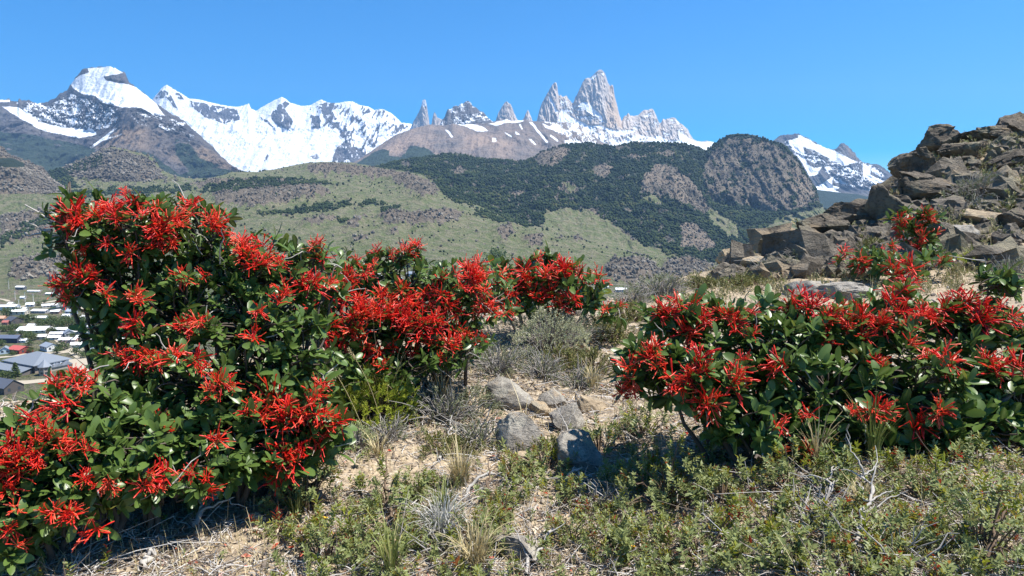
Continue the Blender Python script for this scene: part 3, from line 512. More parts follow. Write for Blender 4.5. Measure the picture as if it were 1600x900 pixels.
def ground_at(px, py):
    """the spot on the hillside seen at a pixel of the photograph"""
    D = np.exp(np.linspace(np.log(1.2), np.log(70), 1500)); p = P(px, py, D); g = zg(p[:, 0], p[:, 1], False)
    k = np.argmax(p[:, 2] <= g)
    if p[k, 2] > g[k]: k = len(D) - 1
    return np.array((p[k, 0], p[k, 1], g[k]))
m = NT('gravelly_soil'); p = m.pos()
n1 = m.noise(p, 1.3, 6, .6); n2 = m.noise(p, 14, 6, .7); n3 = m.noise(p, 90, 3, .6); vo = m.voro(p, 46, 'F1', 'Color'); ve = m.voro(p, 46)
c = m.mix(m.step(n1, .38, .62), (.38, .30, .205), (.28, .225, .16))
c = m.mix(m.step(n2, .45, .62), c, (.21, .16, .11)); c = m.mix(m.math('MULTIPLY', m.step(n3, .45, .7), .6), c, (.52, .41, .27))
sep = m.n('SeparateColor'); m.put(sep.inputs[0], vo)
c = m.mix(m.math('MULTIPLY', m.step(sep.outputs[0], .45, .9), .55), c, m.ramp(sep.outputs[1], [(0, (.17, .13, .1)), (.5, (.37, .315, .245)), (1, (.56, .48, .36))]))
rk = m.attr('rock'); rc = m.mix(m.step(m.noise(p, 1.1, 8, .68), .4, .6), (.14, .115, .088), (.275, .23, .175)); rc = m.mix(m.step(m.noise(p, 3.5, 5, .6), .58, .7), rc, (.30, .29, .22))
rc = m.mix(m.math('MULTIPLY', m.attr('tan'), m.step(n1, .3, .6)), rc, (.40, .30, .18))
c = m.mix(m.step(m.math('ADD', rk, m.math('MULTIPLY', m.math('SUBTRACT', n2, .5), .8)), .35, .6), c, rc)
far = m.attr('far'); c = m.mix(far, c, m.mix(n1, (.17, .15, .08), (.24, .19, .11)))
h = m.math('ADD', m.math('MULTIPLY', ve, -.5), m.math('ADD', n2, m.math('MULTIPLY', n3, .25)))
b1 = m.bump(h, .02, .9); hb = m.math('MULTIPLY', m.noise(p, 2.2, 8, .68), rk); b2 = m.bump(hb, .35, .9, b1)
soil = m.done(c, .95, b2, .1)
ru = np.concatenate([np.linspace(-850, -60, 60, endpoint=False), np.linspace(-60, 1660, 560, endpoint=False), np.linspace(1660, 2550, 70)])
rd = np.concatenate([np.exp(np.linspace(np.log(.45), np.log(1.9), 40, endpoint=False)), np.exp(np.linspace(np.log(1.9), np.log(32), 470, endpoint=False)), np.exp(np.linspace(np.log(32), np.log(478), 70))])
GY, GU = np.meshgrid(rd, ru, indexing='ij'); GX = (GU - 800) / F * GY
GZ = zg(GX, GY)
rkm = rocky(GX, GY) * (.5 + .75 * fbm(GX * .6, GY * .6, 5, .6)); rkm = rkm * (1 - .45 * sstep(1470, 1580, GU) * sstep(26, 14, GY))
link_g = link('hillside_ground', mesh('hillside_ground', np.stack([GX, GY, GZ], -1).reshape(-1, 3), gridfaces(len(rd), len(ru)), soil, True,
     {'rock': rkm, 'tan': sstep(1400, 1600, GU) * sstep(9, 12, GY) * sstep(-.2, .35, fbm(GX * .5, GY * .5 + 3, 3)), 'far': sstep(36, 90, GY)})); tag(link_g, None, None, None, 'structure')

# ------------------------------------------------------------------ rocks
def icosphere(n):
    v = [tuple(a) for a in ico_v]; f = [tuple(a) for a in ico_f]
    for _ in range(n):
        cache = {}; nf = []
        def mid(a, b):
            k = (min(a, b), max(a, b))
            if k not in cache:
                q = np.array(v[a]) + np.array(v[b]); q /= np.linalg.norm(q); cache[k] = len(v); v.append(tuple(q))
            return cache[k]
        for a, b, c_ in f:
            x, y, z = mid(a, b), mid(b, c_), mid(c_, a); nf += [(a, x, z), (b, y, x), (c_, z, y), (x, y, z)]
        f = nf
    return np.array(v), np.array(f)
ISO = icosphere(4); ISO5 = icosphere(5); ISO1 = icosphere(1)
def rock_shape(seed, planes=16, sharp=.8, rough=.05, iso=ISO, block=.03):
    r = np.random.RandomState(seed); v = iso[0].copy()
    for _ in range(planes):
        n = r.normal(size=3); n /= np.linalg.norm(n); h = r.uniform(.42, .85)
        d = v @ n; k = d > h; v[k] -= np.outer((d[k] - h) * sharp, n)
    s = seed * 3.1
    q = fbm(v[:, 0] * 2 + s, v[:, 1] * 2 + v[:, 2] * 1.7, 5, .6) + fbm(v[:, 2] * 2.3 + s, v[:, 0] * 1.9 - v[:, 1], 5, .6) + .6 * fbm(v[:, 2] * 6 + s, v[:, 0] * 2 + v[:, 1] * 2, 4, .6, True)
    S = r.normal(size=(26, 3)); S /= np.linalg.norm(S, axis=1, keepdims=True); nv_ = iso[0] + .12 * np.stack([fbm(iso[0][:, 0] * 3 + s, iso[0][:, 1] * 3 + iso[0][:, 2], 3), fbm(iso[0][:, 1] * 3 + s, iso[0][:, 2] * 3 - iso[0][:, 0], 3), fbm(iso[0][:, 2] * 3 + s + 9, iso[0][:, 0] * 3, 3)], -1)
    cell = np.argmax(nv_ @ S.T, 1); v = v * (1 + r.uniform(-1, 1, 26) * block)[cell][:, None]
    v = v * (1 + rough * q)[:, None]
    st_ = np.sin(v[:, 2] * 9 + 2.2 * fbm(v[:, 0] * 1.5 + s, v[:, 1] * 1.5, 3)); return v * (1 + rough * .35 * st_ * (np.abs(v[:, 2]) < .8))[:, None]
def rockmat(name, a, b, lich, tan, scale=6.0):
    m = NT(name); p = m.pos(); n = m.noise(p, scale, 9, .68); n2 = m.noise(p, scale * 7, 5, .7); n3 = m.noise(p, scale * .6, 4)
    c = m.mix(m.step(n, .38, .62), a, b); c = m.mix(m.math('MULTIPLY', m.step(n2, .5, .68), .7), c, tuple(k * .4 for k in a))
    c = m.mix(m.math('MULTIPLY', m.step(n3, .52, .64), .8), c, lich); c = m.mix(m.math('MULTIPLY', m.step(m.noise(p, scale * .9, 5), .55, .68), .7), c, tan)
    h = m.math('ADD', m.math('ADD', n, m.math('MULTIPLY', n2, .4)), m.math('MULTIPLY', m.noise(m.vscale(p, (1, 1, 3)), scale * 2, 6, .7), .5))
    return m.done(c, .92, m.bump(h, .35 / scale, .9), .15)
rock_grey = rockmat('lichened_grey_rock', (.22, .20, .172), (.36, .328, .28), (.42, .39, .32), (.40, .31, .205), 9)
rock_tan = rockmat('sandy_rock', (.33, .255, .17), (.44, .35, .235), (.30, .27, .21), (.48, .36, .22), 9)
rock_shade_dark = rockmat('shade_darkened_crag_rock', (.092, .078, .062), (.175, .146, .113), (.22, .195, .135), (.27, .20, .125), 2.6)  # crag brown darkened further: shade of faces turned from the sun, in the colour
rock_rub = rockmat('ridge_stone', (.125, .106, .083), (.22, .19, .15), (.26, .23, .16), (.36, .275, .18), 1.2)
nrock = [0]
def rock(px, py, w, h, label, mat=rock_grey, depth=.9, name='rock', planes=14, sink=.6, D=None, group=None, rough=.065, tilt=(0, 0), block=.05):
    """px, py: where it meets the ground; w, h: seen size in photograph pixels"""
    g = ground_at(px, py) if D is None else None
    if g is None:
        g = P(px, py, D)
    nrock[0] += 1; k = g[1] / F; seed = 100 + nrock[0]
    big = w > 60 and D is None and block > .05; iso_ = ISO5 if big else ISO; v = rock_shape(seed, planes, .95, rough, iso_, block)
    ext = v.max(0) - v.min(0); v = (v - (v.max(0) + v.min(0)) / 2) / ext
    v = v * np.array((w * k, w * k * depth, h * k * (1 + sink))); v[:, 2] += h * k * (1 + sink) / 2 - h * k * sink
    r_ = np.random.RandomState(seed)
    o = link(name, mesh(name, v, iso_[1], mat, False), None, g + np.array((0, w * k * depth * .35, 0)), (R(tilt[0]), R(tilt[1]), R(r_.uniform(-25, 25))))
    o.data.set_sharp_from_angle(angle=R(38)) if hasattr(o.data, 'set_sharp_from_angle') else None
    o.data.polygons.foreach_set('use_smooth', np.ones(len(o.data.polygons), dtype=bool))
    tag(o, label, 'rock', group); return o
# by the bare patch in the middle
rock(800, 640, 88, 46, 'rounded grey lichened rock, rearmost of the rocks by the bare patch', depth=.8)
rock(816, 706, 88, 56, 'large triangular grey rock with a shaded left face by the bare patch', depth=.8, planes=12, rough=.035)
rock(868, 636, 56, 26, 'low grey rock to the right of the rounded lichened rock', depth=1.0)
rock(884, 676, 62, 42, 'pale lichen spotted rock to the right of the triangular rock', depth=.8)
rock(843, 650, 44, 20, 'small tan stone wedged between the grey rocks', rock_tan)
rock(924, 646, 52, 22, 'flat tan stone nearest to the right firebush', rock_tan)
rock(912, 735, 96, 58, 'dark shaded rock in front of the right firebush shade', rock_grey)
rock(805, 876, 84, 36, 'flat pale grey rock half buried among dwarf shrubs at the bottom', rock_grey, depth=1.1)
rock(835, 735, 70, 16, 'flat sandy stone just below the triangular grey rock', rock_tan, depth=1.1)
rock(398, 818, 34, 14, 'small sandy stone beside the bleached dead branch', rock_tan)
rock(905, 552, 44, 16, 'small tan stone under the broad grey green cushion', rock_tan)
rock(950, 528, 40, 14, 'small pale stone among olive shrublets behind the bare patch', rock_grey)
# on the crest and the right-hand ridge
C = 'crag'
for a in ((1146, 419, 40, 30, 'square tan boulder standing alone at the crest of the slope', rock_tan, .8), (1192, 420, 54, 20, 'low rounded boulder right of the square tan boulder', rock_tan, .8), (1186, 441, 40, 16, 'dark flat rock below the square tan boulder', rock_shade_dark, .8),
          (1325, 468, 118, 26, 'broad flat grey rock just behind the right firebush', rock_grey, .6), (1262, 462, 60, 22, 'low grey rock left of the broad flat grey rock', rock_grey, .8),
          (1222, 398, 56, 38, 'dark blocky boulder at the left end of the ridge', rock_shade_dark, .7), (1266, 388, 40, 36, 'narrow dark boulder second from the left end of the ridge', rock_shade_dark, .8), (1295, 378, 72, 44, 'wedge shaped dark boulder with a pale top on the ridge', rock_shade_dark, .8),
          (1322, 350, 66, 34, 'smooth black boulder on the lower ridge line', rock_shade_dark, .7), (1340, 358, 84, 26, 'grey slab lying below the smooth black boulder', rock_shade_dark, .8), (1356, 336, 46, 24, 'grey block beside the smooth black boulder', rock_shade_dark, .8),
          (1388, 352, 54, 66, 'tall dark upright slab left of the small firebush', rock_shade_dark, .6), (1412, 334, 46, 32, 'dark boulder right of the tall upright slab', rock_shade_dark, .8),
          (1470, 322, 112, 52, 'wide dark overhanging crag above the small firebush', rock_shade_dark, .6), (1440, 286, 84, 52, 'steep grey crag face below the rounded tor', rock_shade_dark, .7), (1400, 300, 60, 30, 'broken rock step left of the steep grey crag', rock_shade_dark, .8),
          (1482, 240, 66, 46, 'rounded tor standing on the skyline of the ridge', rock_shade_dark, .8), (1520, 252, 76, 32, 'dark rock shelf right of the rounded tor', rock_shade_dark, .8), (1556, 224, 78, 28, 'long dark slab on the skyline right of the tor', rock_shade_dark, .7), (1600, 214, 60, 42, 'topmost dark block on the skyline at the edge', rock_shade_dark, .8),
          (1590, 264, 64, 30, 'dark rock under the topmost skyline block', rock_shade_dark, .8), (1516, 346, 46, 18, 'small rounded rock on the tan slope above the grass', rock_shade_dark, .8), (1545, 352, 56, 26, 'rounded tan boulder in the middle of the tan slope', rock_tan, .8),
          (1594, 358, 52, 34, 'dark boulder at the right edge of the tan slope', rock_shade_dark, .8), (1506, 378, 70, 26, 'low grey boulder beside the dry grass on the slope', rock_grey, .8), (1468, 394, 50, 16, 'flat grey rock right of the small firebush', rock_grey, .8), (1545, 306, 60, 20, 'pale rock ledge under the grey shrub on the ridge', rock_shade_dark, .8), (1420, 385, 60, 18, 'pale flat rock behind the small firebush', rock_grey, .8)):
    rock(a[0], a[1], a[2], a[3], a[4], a[5], a[6], planes=12, name='boulder' if a[3] > 25 else 'rock', rough=.09, sink=.35, block=.11 if a[5] is rock_shade_dark else .04, tilt=(rnd.uniform(-10, 10), rnd.uniform(-14, 10)))
q_ = None
def rubble():
    global rk_q
    q = scatter_px(4200, 1130, 1640, 190, 450, lambda x, y: np.clip(.25 + fbm(x / 40, y / 25, 3), 0, 1) * (1 - .6 * sstep(1440, 1540, x) * (y > 270)) * (y > np.interp(x, [1130, 1200, 1300, 1400, 1450, 1480, 1640], [425, 395, 345, 300, 255, 225, 190])))
    g = ground_many(q); g = g[(g[:, 1] > 10) & (g[:, 1] < 40)]; n = len(g); sz = np.exp(rs.normal(-2.7, .65, n)); T = rot3(n) * np.array((1, .8, .65))[None, None] * sz[:, None, None]
    a = ISO1[0].copy(); a += .16 * rs.normal(size=a.shape); V, Fc = stamp(a, ISO1[1], T, g + np.stack([0 * sz, 0 * sz, sz * .1], -1))
    tag(link('rubble', mesh('rubble', V, Fc, rock_rub, False)), 'broken stones over the rocky ridge', None, None, 'stuff')
# loose stones, nobody could count them
def scatter_px(n, x0, x1, y0, y1, dens=None):
    out = []
    while sum(map(len, out)) < n:
        q = rs.rand(n, 2) * (x1 - x0, y1 - y0) + (x0, y0)
        if dens is not None: q = q[rs.rand(n) < dens(q[:, 0], q[:, 1])]
        out.append(q)
    return np.concatenate(out)[:n]
_lut_py = None
def ground_many(q):
    """vectorised ground_at"""
    D = np.exp(np.linspace(np.log(1.3), np.log(45), 420)); res = np.zeros((len(q), 3))
    for s0 in range(0, len(q), 2000):
        c_ = q[s0:s0 + 2000]; p = P(c_[:, :1], c_[:, 1:], D[None]); g = zg(p[..., 0], p[..., 1], False); hit = p[..., 2] <= g
        k = hit.argmax(1); k = np.where(hit.any(1), k, len(D) - 1); i = np.arange(len(c_)); res[s0:s0 + 2000] = np.stack([p[i, k, 0], p[i, k, 1], g[i, k]], -1)
    return res
def stamp(pv, pf, T, loc, extra=None):
    """copies of one shape: T (N,3,3) and loc (N,3)"""
    V = np.einsum('nij,vj->nvi', T, pv) + loc[:, None]; n = len(pv)
    Fc = (pf[None] + (np.arange(len(T)) * n)[:, None, None]).reshape(-1, pf.shape[1]); return V.reshape(-1, 3), Fc
def rot3(n, r=None):
    q = (r or rs).normal(size=(n, 4)); q /= np.linalg.norm(q, axis=1, keepdims=True); a, b, c_, d = q.T
    return np.stack([np.stack([1 - 2 * (c_ * c_ + d * d), 2 * (b * c_ - a * d), 2 * (b * d + a * c_)], -1), np.stack([2 * (b * c_ + a * d), 1 - 2 * (b * b + d * d), 2 * (c_ * d - a * b)], -1), np.stack([2 * (b * d - a * c_), 2 * (c_ * d + a * b), 1 - 2 * (b * b + c_ * c_)], -1)], 1)
m = NT('pebble'); t = m.attr('tint'); c = m.ramp(t, [(0, (.16, .13, .105)), (.35, (.30, .25, .19)), (.7, (.46, .36, .23)), (1, (.56, .49, .38))]); peb = m.done(c, .9, m.bump(m.noise(m.pos(), 200, 3), .003, .6), .15)
rubble()
q = scatter_px(25000, -350, 2000, 440, 905); g = ground_many(q); n = len(g)
sz = np.exp(rs.normal(-5.25, .5, n)) * np.clip(g[:, 1] / 3.2, .8, 3)
T = rot3(n) * np.array((1, .8, .6))[None, None] * sz[:, None, None]
V, Fc = stamp(ico_v * (1 + .15 * rs.normal(size=(12, 1))), ico_f, T, g + np.stack([0 * sz, 0 * sz, sz * .25], -1))
tag(link('gravel', mesh('gravel', V, Fc, peb, False, {'tint': np.repeat(rs.rand(n), 12)})), 'sandy gravel strewn over the bare ground', None, None, 'stuff')
# ------------------------------------------------------------------ firebushes
def tubes(Ps, Rs, sides=5):
    """many tapered tubes: Ps (N,k,3), Rs (N,k)"""
    N, k, _ = Ps.shape; t = np.gradient(Ps, axis=1); t /= np.linalg.norm(t, axis=-1, keepdims=True) + 1e-9
    ref = np.where(np.abs(t[:, :1, 2:3]) > .8, np.array((1., 0, 0)), np.array((0, 0, 1.))); ref = np.broadcast_to(ref, t.shape)
    a = np.cross(t, ref); a /= np.linalg.norm(a, axis=-1, keepdims=True) + 1e-9; b = np.cross(t, a)
    th = np.arange(sides) / sides * 2 * np.pi
    V = Ps[:, :, None] + Rs[:, :, None, None] * (a[:, :, None] * np.cos(th)[:, None] + b[:, :, None] * np.sin(th)[:, None])
    i = np.arange(N * k * sides).reshape(N, k, sides); j = np.roll(i, -1, axis=2)
    Fc = np.stack([i[:, :-1], j[:, :-1], j[:, 1:], i[:, 1:]], -1).reshape(-1, 4); return V.reshape(-1, 3), Fc
def unit(v): return v / (np.linalg.norm(v, axis=-1, keepdims=True) + 1e-12)
def frames(d, up=None, r=None):
    """columns: along d, across, normal"""
    d = unit(d); up = np.broadcast_to(np.array((0, 0, 1.)), d.shape) if up is None else up
    s = unit(np.cross(up, d)); n = np.cross(d, s); return np.stack([d, s, n], -1)
def leaf_proto(width=.4, arch=.14, fold=.06, xs=(0, .12, .32, .56, .8, 1), ws=(.06, .45, .88, 1.0, .72, .05)):
    v = []; mid = []
    for x, w_ in zip(xs, ws):
        z = -arch * x * x * 1.2 + .05 * x
        for s in (-1, 0, 1): v.append((x, s * w_ * width / 2, z + (fold * w_ if s else 0))); mid.append(1.0 if s == 0 else 0.0)
    return np.array(v), gridfaces(len(xs), 3), np.array(mid)
LEAF = leaf_proto(.44, .16, .06, (0, .1, .3, .58, .85, 1), (.07, .42, .85, 1.0, .78, .25))
green = [(0, (.012, .030, .007)), (.40, (.030, .075, .009)), (.66, (.075, .150, .014)), (.88, (.16, .23, .022)), (.96, (.25, .24, .035)), (1, (.26, .09, .03))]
m_leaf = leafmat('firebush_leaf', green, .28, .36, .42, under=(.10, .16, .035), mid=(.16, .21, .07))
m_bark = plain('firebush_bark', (.10, .08, .065), .85, .2, .4, 25); m_dead = plain('bleached_wood', (.36, .335, .30), .85, .2, .35, 40)
m = NT('firebush_flower'); t = m.math('ADD', m.attr('tint'), m.math('MULTIPLY', m.math('SUBTRACT', m.rand(), .5), .55))
c = m.ramp(t, [(0, (.34, .005, .006)), (.25, (.60, .010, .010)), (.65, (.84, .032, .016)), (.88, (.90, .085, .03)), (1, (.90, .17, .09))]); m.done(c, .38, None, .5)
tr = m.n('BsdfTranslucent'); m.put(tr.inputs[0], c); mx = m.n('MixShader'); mx.inputs[0].default_value = .18
m.t.links.new(m.b.outputs[0], mx.inputs[1]); m.t.links.new(tr.outputs[0], mx.inputs[2]); m.t.links.new(mx.outputs[0], m.out.inputs[0]); m_flower = m.m
def flower_cluster(seed):
    """a head of curved tubes with knobbed, split tips and thread-like styles; axis +Z, about 0.14 m across"""
    r = np.random.RandomState(seed); n = r.randint(15, 25); k = 7; s = np.linspace(0, 1, k)
    az = r.rand(n) * 6.283; pol = np.arccos(1 - r.rand(n) * 1.05) * .98
    base = np.stack([r.normal(0, .010, n), r.normal(0, .010, n), r.uniform(-.03, .008, n)], -1)
    d = np.stack([np.sin(pol) * np.cos(az), np.sin(pol) * np.sin(az), np.cos(pol)], -1)
    L = r.uniform(.05, .078, n); bend = r.uniform(-.02, .03, n); side = unit(np.cross(d, r.normal(size=(n, 3))))
    Ps = base[:, None] + d[:, None] * (L[:, None] * s)[..., None] + side[:, None] * (bend[:, None] * s ** 2)[..., None]
    Ps[..., 2] -= .012 * s ** 2 * r.uniform(-.4, 1.2, (n, 1))
    prof = np.array((.0016, .0024, .0026, .0028, .0034, .0044, .0026)) * .84
    V, Fc = tubes(Ps, prof[None] * r.uniform(.85, 1.15, (n, 1)), 5); tint = np.repeat(np.clip(r.normal(.55, .2, n), 0, 1), k * 5)
    e = Ps[:, -1]; ns = n // 2; kk = 4; ss = np.linspace(0, 1, kk); dd = unit(d[:ns] + .5 * r.normal(size=(ns, 3)))
    P2 = e[:ns, None] - d[:ns, None] * .02 + dd[:, None] * (ss * .045)[None, :, None]
    V2, F2 = tubes(P2, np.tile(np.array((.0013, .0012, .0012, .0022)), (ns, 1)), 4)
    return np.concatenate([V, V2]), np.concatenate([Fc, F2 + len(V)]), np.concatenate([tint, np.full(len(V2), .85)])
CLUST = []
for s_ in range(9):
    v, f_, t_ = flower_cluster(40 + s_); CLUST.append(mesh('flower_cluster', v, f_, m_flower, True, {'tint': t_}))
def rot_to(z):
    """euler that turns +Z to z with a random spin"""
    from mathutils import Vector, Matrix
    q = Vector(z).to_track_quat('Z', 'Y'); return (q.to_matrix() @ Matrix.Rotation(rnd.random() * 6.283, 3, 'Z')).to_euler()
def firebush(label, blobs, flowers, base_px, leaf=.088, tips=None, density=1.0, dead=(), seed=1, fl=1.0, extra=0, stems=3, cut=-.05):
    r = np.random.RandomState(seed)
    B = []
    for b in blobs:
        px, py, D, rx, ry = b[:5]; c = P(px, py, D); k = D / F; dep = b[5] if len(b) > 5 else min(.5, .5 * (rx + ry) * k * 1.1)
        B.append((c, np.array((rx * k, dep, ry * k)), rx * ry))
    base = ground_at(*base_px); root = empty('firebush', base); tag(root, label, 'bush', 'red flowering firebushes')
    # twig tips through the crown, denser towards its outside
    tipsP = []; tipsC = []; tipsN = []
    for c, rad, a in B:
        n = max(8, int(a * math.pi / 150 * density))
        d = unit(r.normal(size=(n, 3))); d[:, 2] = np.where(d[:, 2] < -.3, d[:, 2] * .6, d[:, 2]); f_ = np.where(r.rand(n) < .68, r.uniform(.78, 1.06, n), r.uniform(.25, .8, n))
        p = c + d * f_[:, None] * rad; p += r.normal(0, .015, p.shape)
        tipsP.append(p); tipsC.append(np.broadcast_to(c, p.shape)); tipsN.append(unit(d / rad))
    # flower heads where the photograph shows them, on the front of the crown, each on a leafy shoot
    fl_list = list(flowers); FL = []
    for _ in range(extra):
        f0 = flowers[r.randint(len(flowers))]; fl_list.append((f0[0] + r.normal(0, 16), f0[1] + abs(r.normal(0, 13)), r.uniform(32, 50)))
    for f_ in fl_list[:100]:
        px, py = f_[0] + r.normal(0, 1.5), f_[1] + r.normal(0, 1.5); size = f_[2] if len(f_) > 2 else r.uniform(38, 56)
        d = P(px, py, 1.0) - CAM; best = None
        for c, rad, a in B:
            o_ = (CAM - c) / rad; q = d / rad; A_ = q @ q; b_ = o_ @ q; c0 = o_ @ o_ - 1; disc = b_ * b_ - A_ * c0
            if disc > 0:
                t_ = (-b_ - math.sqrt(disc)) / A_
                if best is None or t_ < best[0]: best = (t_, unit(((CAM + d * t_) - c) / rad ** 2), c)
        if best is None:
            c, rad, a = min(B, key=lambda b: np.linalg.norm(np.array(proj(b[0])) - (px, py))); best = (c[1] - .4 * rad[1], unit(np.array((0, -.5, .6))), c)
        pos = CAM + d * (best[0] - .015); axz = unit(best[1] * .8 + np.array((.1, -.15, .45)) + .45 * r.normal(size=3))
        FL.append((pos, axz, float(size * pos[1] / F / .135 * fl * r.uniform(.92, 1.12))))
        tipsP.append((pos - axz * .035)[None]); tipsC.append((best[2] + .4 * (pos - best[2]))[None]); tipsN.append(axz[None])
    tp = np.concatenate(tipsP); tc = np.concatenate(tipsC); tn = np.concatenate(tipsN)
    g = zg(tp[:, 0], tp[:, 1], False); ns_ = 9.0 / leaf * .08; cl_ = perlin(tp[:, 0] * ns_ + tp[:, 1] * 3 + seed, tp[:, 2] * ns_ + tp[:, 1] * 4); ok = (tp[:, 2] > g + .04) & ((cl_ + r.normal(0, .12, len(tp)) > cut) | (np.arange(len(tp)) >= len(tp) - len(FL))); tp, tc, tn = tp[ok], tc[ok], tn[ok]
    ax = unit(tn * .75 + np.array((.12, 0, .55)) + .35 * r.normal(size=tp.shape)); n = len(tp)
    # leaves: a rosette at the tip and a few down the twig
    per = 9; az = (np.arange(per)[None] * 2.4 + r.rand(n, 1) * 6.28); back = np.linspace(0, .075, per)[None] * (leaf / .088) * r.uniform(.6, 1.2, (n, 1))
    pol = np.linspace(.55, 1.35, per)[None] + r.normal(0, .22, (n, per))
    Fm = frames(ax, unit(r.normal(size=ax.shape)))
    ld = Fm[..., 0][:, None] * np.cos(pol)[..., None] + Fm[..., 1][:, None] * (np.sin(pol) * np.cos(az))[..., None] + Fm[..., 2][:, None] * (np.sin(pol) * np.sin(az))[..., None]
    lp = tp[:, None] - ax[:, None] * back[..., None]
    keep = r.rand(n, per) < np.linspace(.95, .6, per)
    ld, lp = ld[keep], lp[keep]; axr = np.repeat(ax[:, None], per, 1)[keep]; N = len(ld)
    up = unit(axr + .35 * r.normal(size=axr.shape) + np.array((0, 0, .35)))
    T = frames(ld, up) * (leaf * np.exp(np.clip(r.normal(0, .24, N), -.6, .36)))[:, None, None]; T[:, :, 1] *= r.uniform(.8, 1.15, (N, 1))
    V, Fc = stamp(LEAF[0], LEAF[1], T, lp); nt_ = np.repeat(np.clip(r.normal(.42, .2, n), 0, 1)[:, None], per, 1)[keep]
    tint = np.clip(nt_ + r.normal(0, .14, N), 0, 1); tint = np.where(r.rand(N) < .03, r.uniform(.9, 1, N), np.clip(tint, 0, .93)); nv = len(LEAF[0])
    fo = link('foliage', mesh('foliage', V - base, Fc, m_leaf, True, {'tint': np.repeat(tint, nv), 'midrib': np.tile(LEAF[2], N)}), root)
    # limbs and twigs
    bp = [base + np.array((r.normal(0, .12), r.normal(0, .1), 0)) for _ in range(stems)]; Ps = []; Rs = []
    k = 9; s = np.linspace(0, 1, k)[:, None]
    for c, rad, a in B:
        for _ in range(2):
            b0 = min(bp, key=lambda q: np.linalg.norm(q - c) * r.uniform(.7, 1.3)); b0 = np.array((b0[0], b0[1], 0)) + r.uniform(.45, .75) * ((c - b0) * (1, 1, 0)); b0[2] = zg(b0[0], b0[1]) - .03; e = c + r.normal(0, .35, 3) * rad
            path = b0 + (e - b0) * s + np.array((0, 0, .04)) * np.sin(np.pi * s) * np.linalg.norm(e - b0) + np.cumsum(r.normal(0, .016, (k, 3)), 0) * (s > 0)
            Ps.append(path); Rs.append(np.linspace(.016, .005, k) * r.uniform(.6, 1.1))
    V1, F1 = tubes(np.array(Ps), np.array(Rs), 7)
    k = 5; s = np.linspace(0, 1, k)[None, :, None]; st = tp + (tc - tp) * r.uniform(.5, .9, (n, 1)) - np.array((0, 0, .03))
    mid_ = r.normal(0, .03, (n, 1, 3)) * np.sin(np.pi * s); tw = st[:, None] + (tp - st)[:, None] * s + mid_
    V2, F2 = tubes(tw, np.tile(np.linspace(.0055, .0022, k), (n, 1)), 4)
    VB = np.concatenate([V1, V2]); FB = np.concatenate([F1, F2 + len(V1)])
    # bleached dead twigs
    nd = max(10, n // 12); c_ = r.randint(0, len(B), nd); cc = np.array([B[i][0] for i in c_]); rr = np.array([B[i][1] for i in c_])
    a0 = cc + r.normal(0, .45, (nd, 3)) * rr; dd = unit(r.normal(size=(nd, 3)) + np.array((0, 0, .2))); ln = r.uniform(.06, .2, (nd, 1, 1)); k = 6; s = np.linspace(0, 1, k)[None, :, None]
    path = a0[:, None] + dd[:, None] * s * ln + np.cumsum(r.normal(0, .009, (nd, k, 3)), 1)
    rad = np.tile(np.linspace(.0036, .0014, k), (nd, 1)); extraP = []
    for pts in dead:
        q = np.array([P(*a) for a in pts]); t_ = np.linspace(0, len(q) - 1, k); q = np.stack([np.interp(t_, np.arange(len(q)), q[:, j]) for j in range(3)], -1); extraP.append(q + r.normal(0, .004, q.shape))
    if extraP: path = np.concatenate([path, np.array(extraP)]); rad = np.concatenate([rad, np.tile(np.linspace(.0075, .003, k), (len(extraP), 1))])
    V3, F3 = tubes(path, rad, 4); bm_ = mesh('branches', np.concatenate([VB, V3]) - base, np.concatenate([FB, F3 + len(VB)]), m_bark, True); bm_.materials.append(m_dead)
    bm_.polygons.foreach_set('material_index', np.concatenate([np.zeros(len(FB)), np.ones(len(F3))]).astype(np.int32)); link('branches', bm_, root)
    for pos, axz, scl in FL: link('flower_cluster', CLUST[r.randint(len(CLUST))], root, pos - base, rot_to(axz), scl)
    return root
tall = [(150, 365, 3.15, 58, 55), (115, 335, 3.1, 32, 26), (230, 370, 3.2, 88, 62), (320, 378, 3.25, 60, 58), (140, 440, 3.05, 50, 45), (400, 430, 3.25, 80, 62), (200, 460, 3.15, 85, 65), (290, 490, 3.15, 100, 90), (400, 510, 3.15, 105, 88), (230, 560, 3.0, 75, 60), (180, 500, 3.1, 50, 60), (330, 600, 2.95, 110, 90), (440, 560, 3.1, 90, 75), (270, 680, 2.85, 110, 75), (370, 690, 2.85, 110, 70), (475, 435, 3.3, 48, 46), (512, 440, 3.4, 30, 40)]
tallF = [(112, 330, 62), (95, 345, 50), (120, 345, 45), (175, 318, 52), (205, 315, 46), (185, 330, 45), (150, 330, 36), (218, 335, 44), (197, 302, 26), (250, 350, 58), (245, 362, 50), (300, 318, 42), (290, 330, 40), (238, 325, 36), (278, 340, 42), (340, 345, 44), (332, 356, 40), (355, 372, 52), (375, 376, 46), (405, 380, 54), (395, 392, 42), (165, 380, 34), (200, 397, 46), (122, 425, 44), (98, 440, 40), (148, 434, 46), (140, 428, 36), (215, 455, 36), (212, 497, 52), (400, 412, 46), (388, 402, 40), (320, 430, 30), (290, 508, 38), (325, 500, 36), (395, 525, 56), (405, 487, 36), (445, 450, 50), (485, 445, 62), (475, 435, 40), (520, 440, 40), (268, 380, 34), (215, 558, 66), (230, 560, 50), (275, 555, 60), (305, 560, 50), (185, 548, 38), (345, 597, 58), (360, 603, 40), (250, 660, 60), (395, 632, 52), (385, 642, 44), (340, 685, 58), (497, 378, 34), (488, 384, 30), (420, 395, 36), (130, 390, 26)]
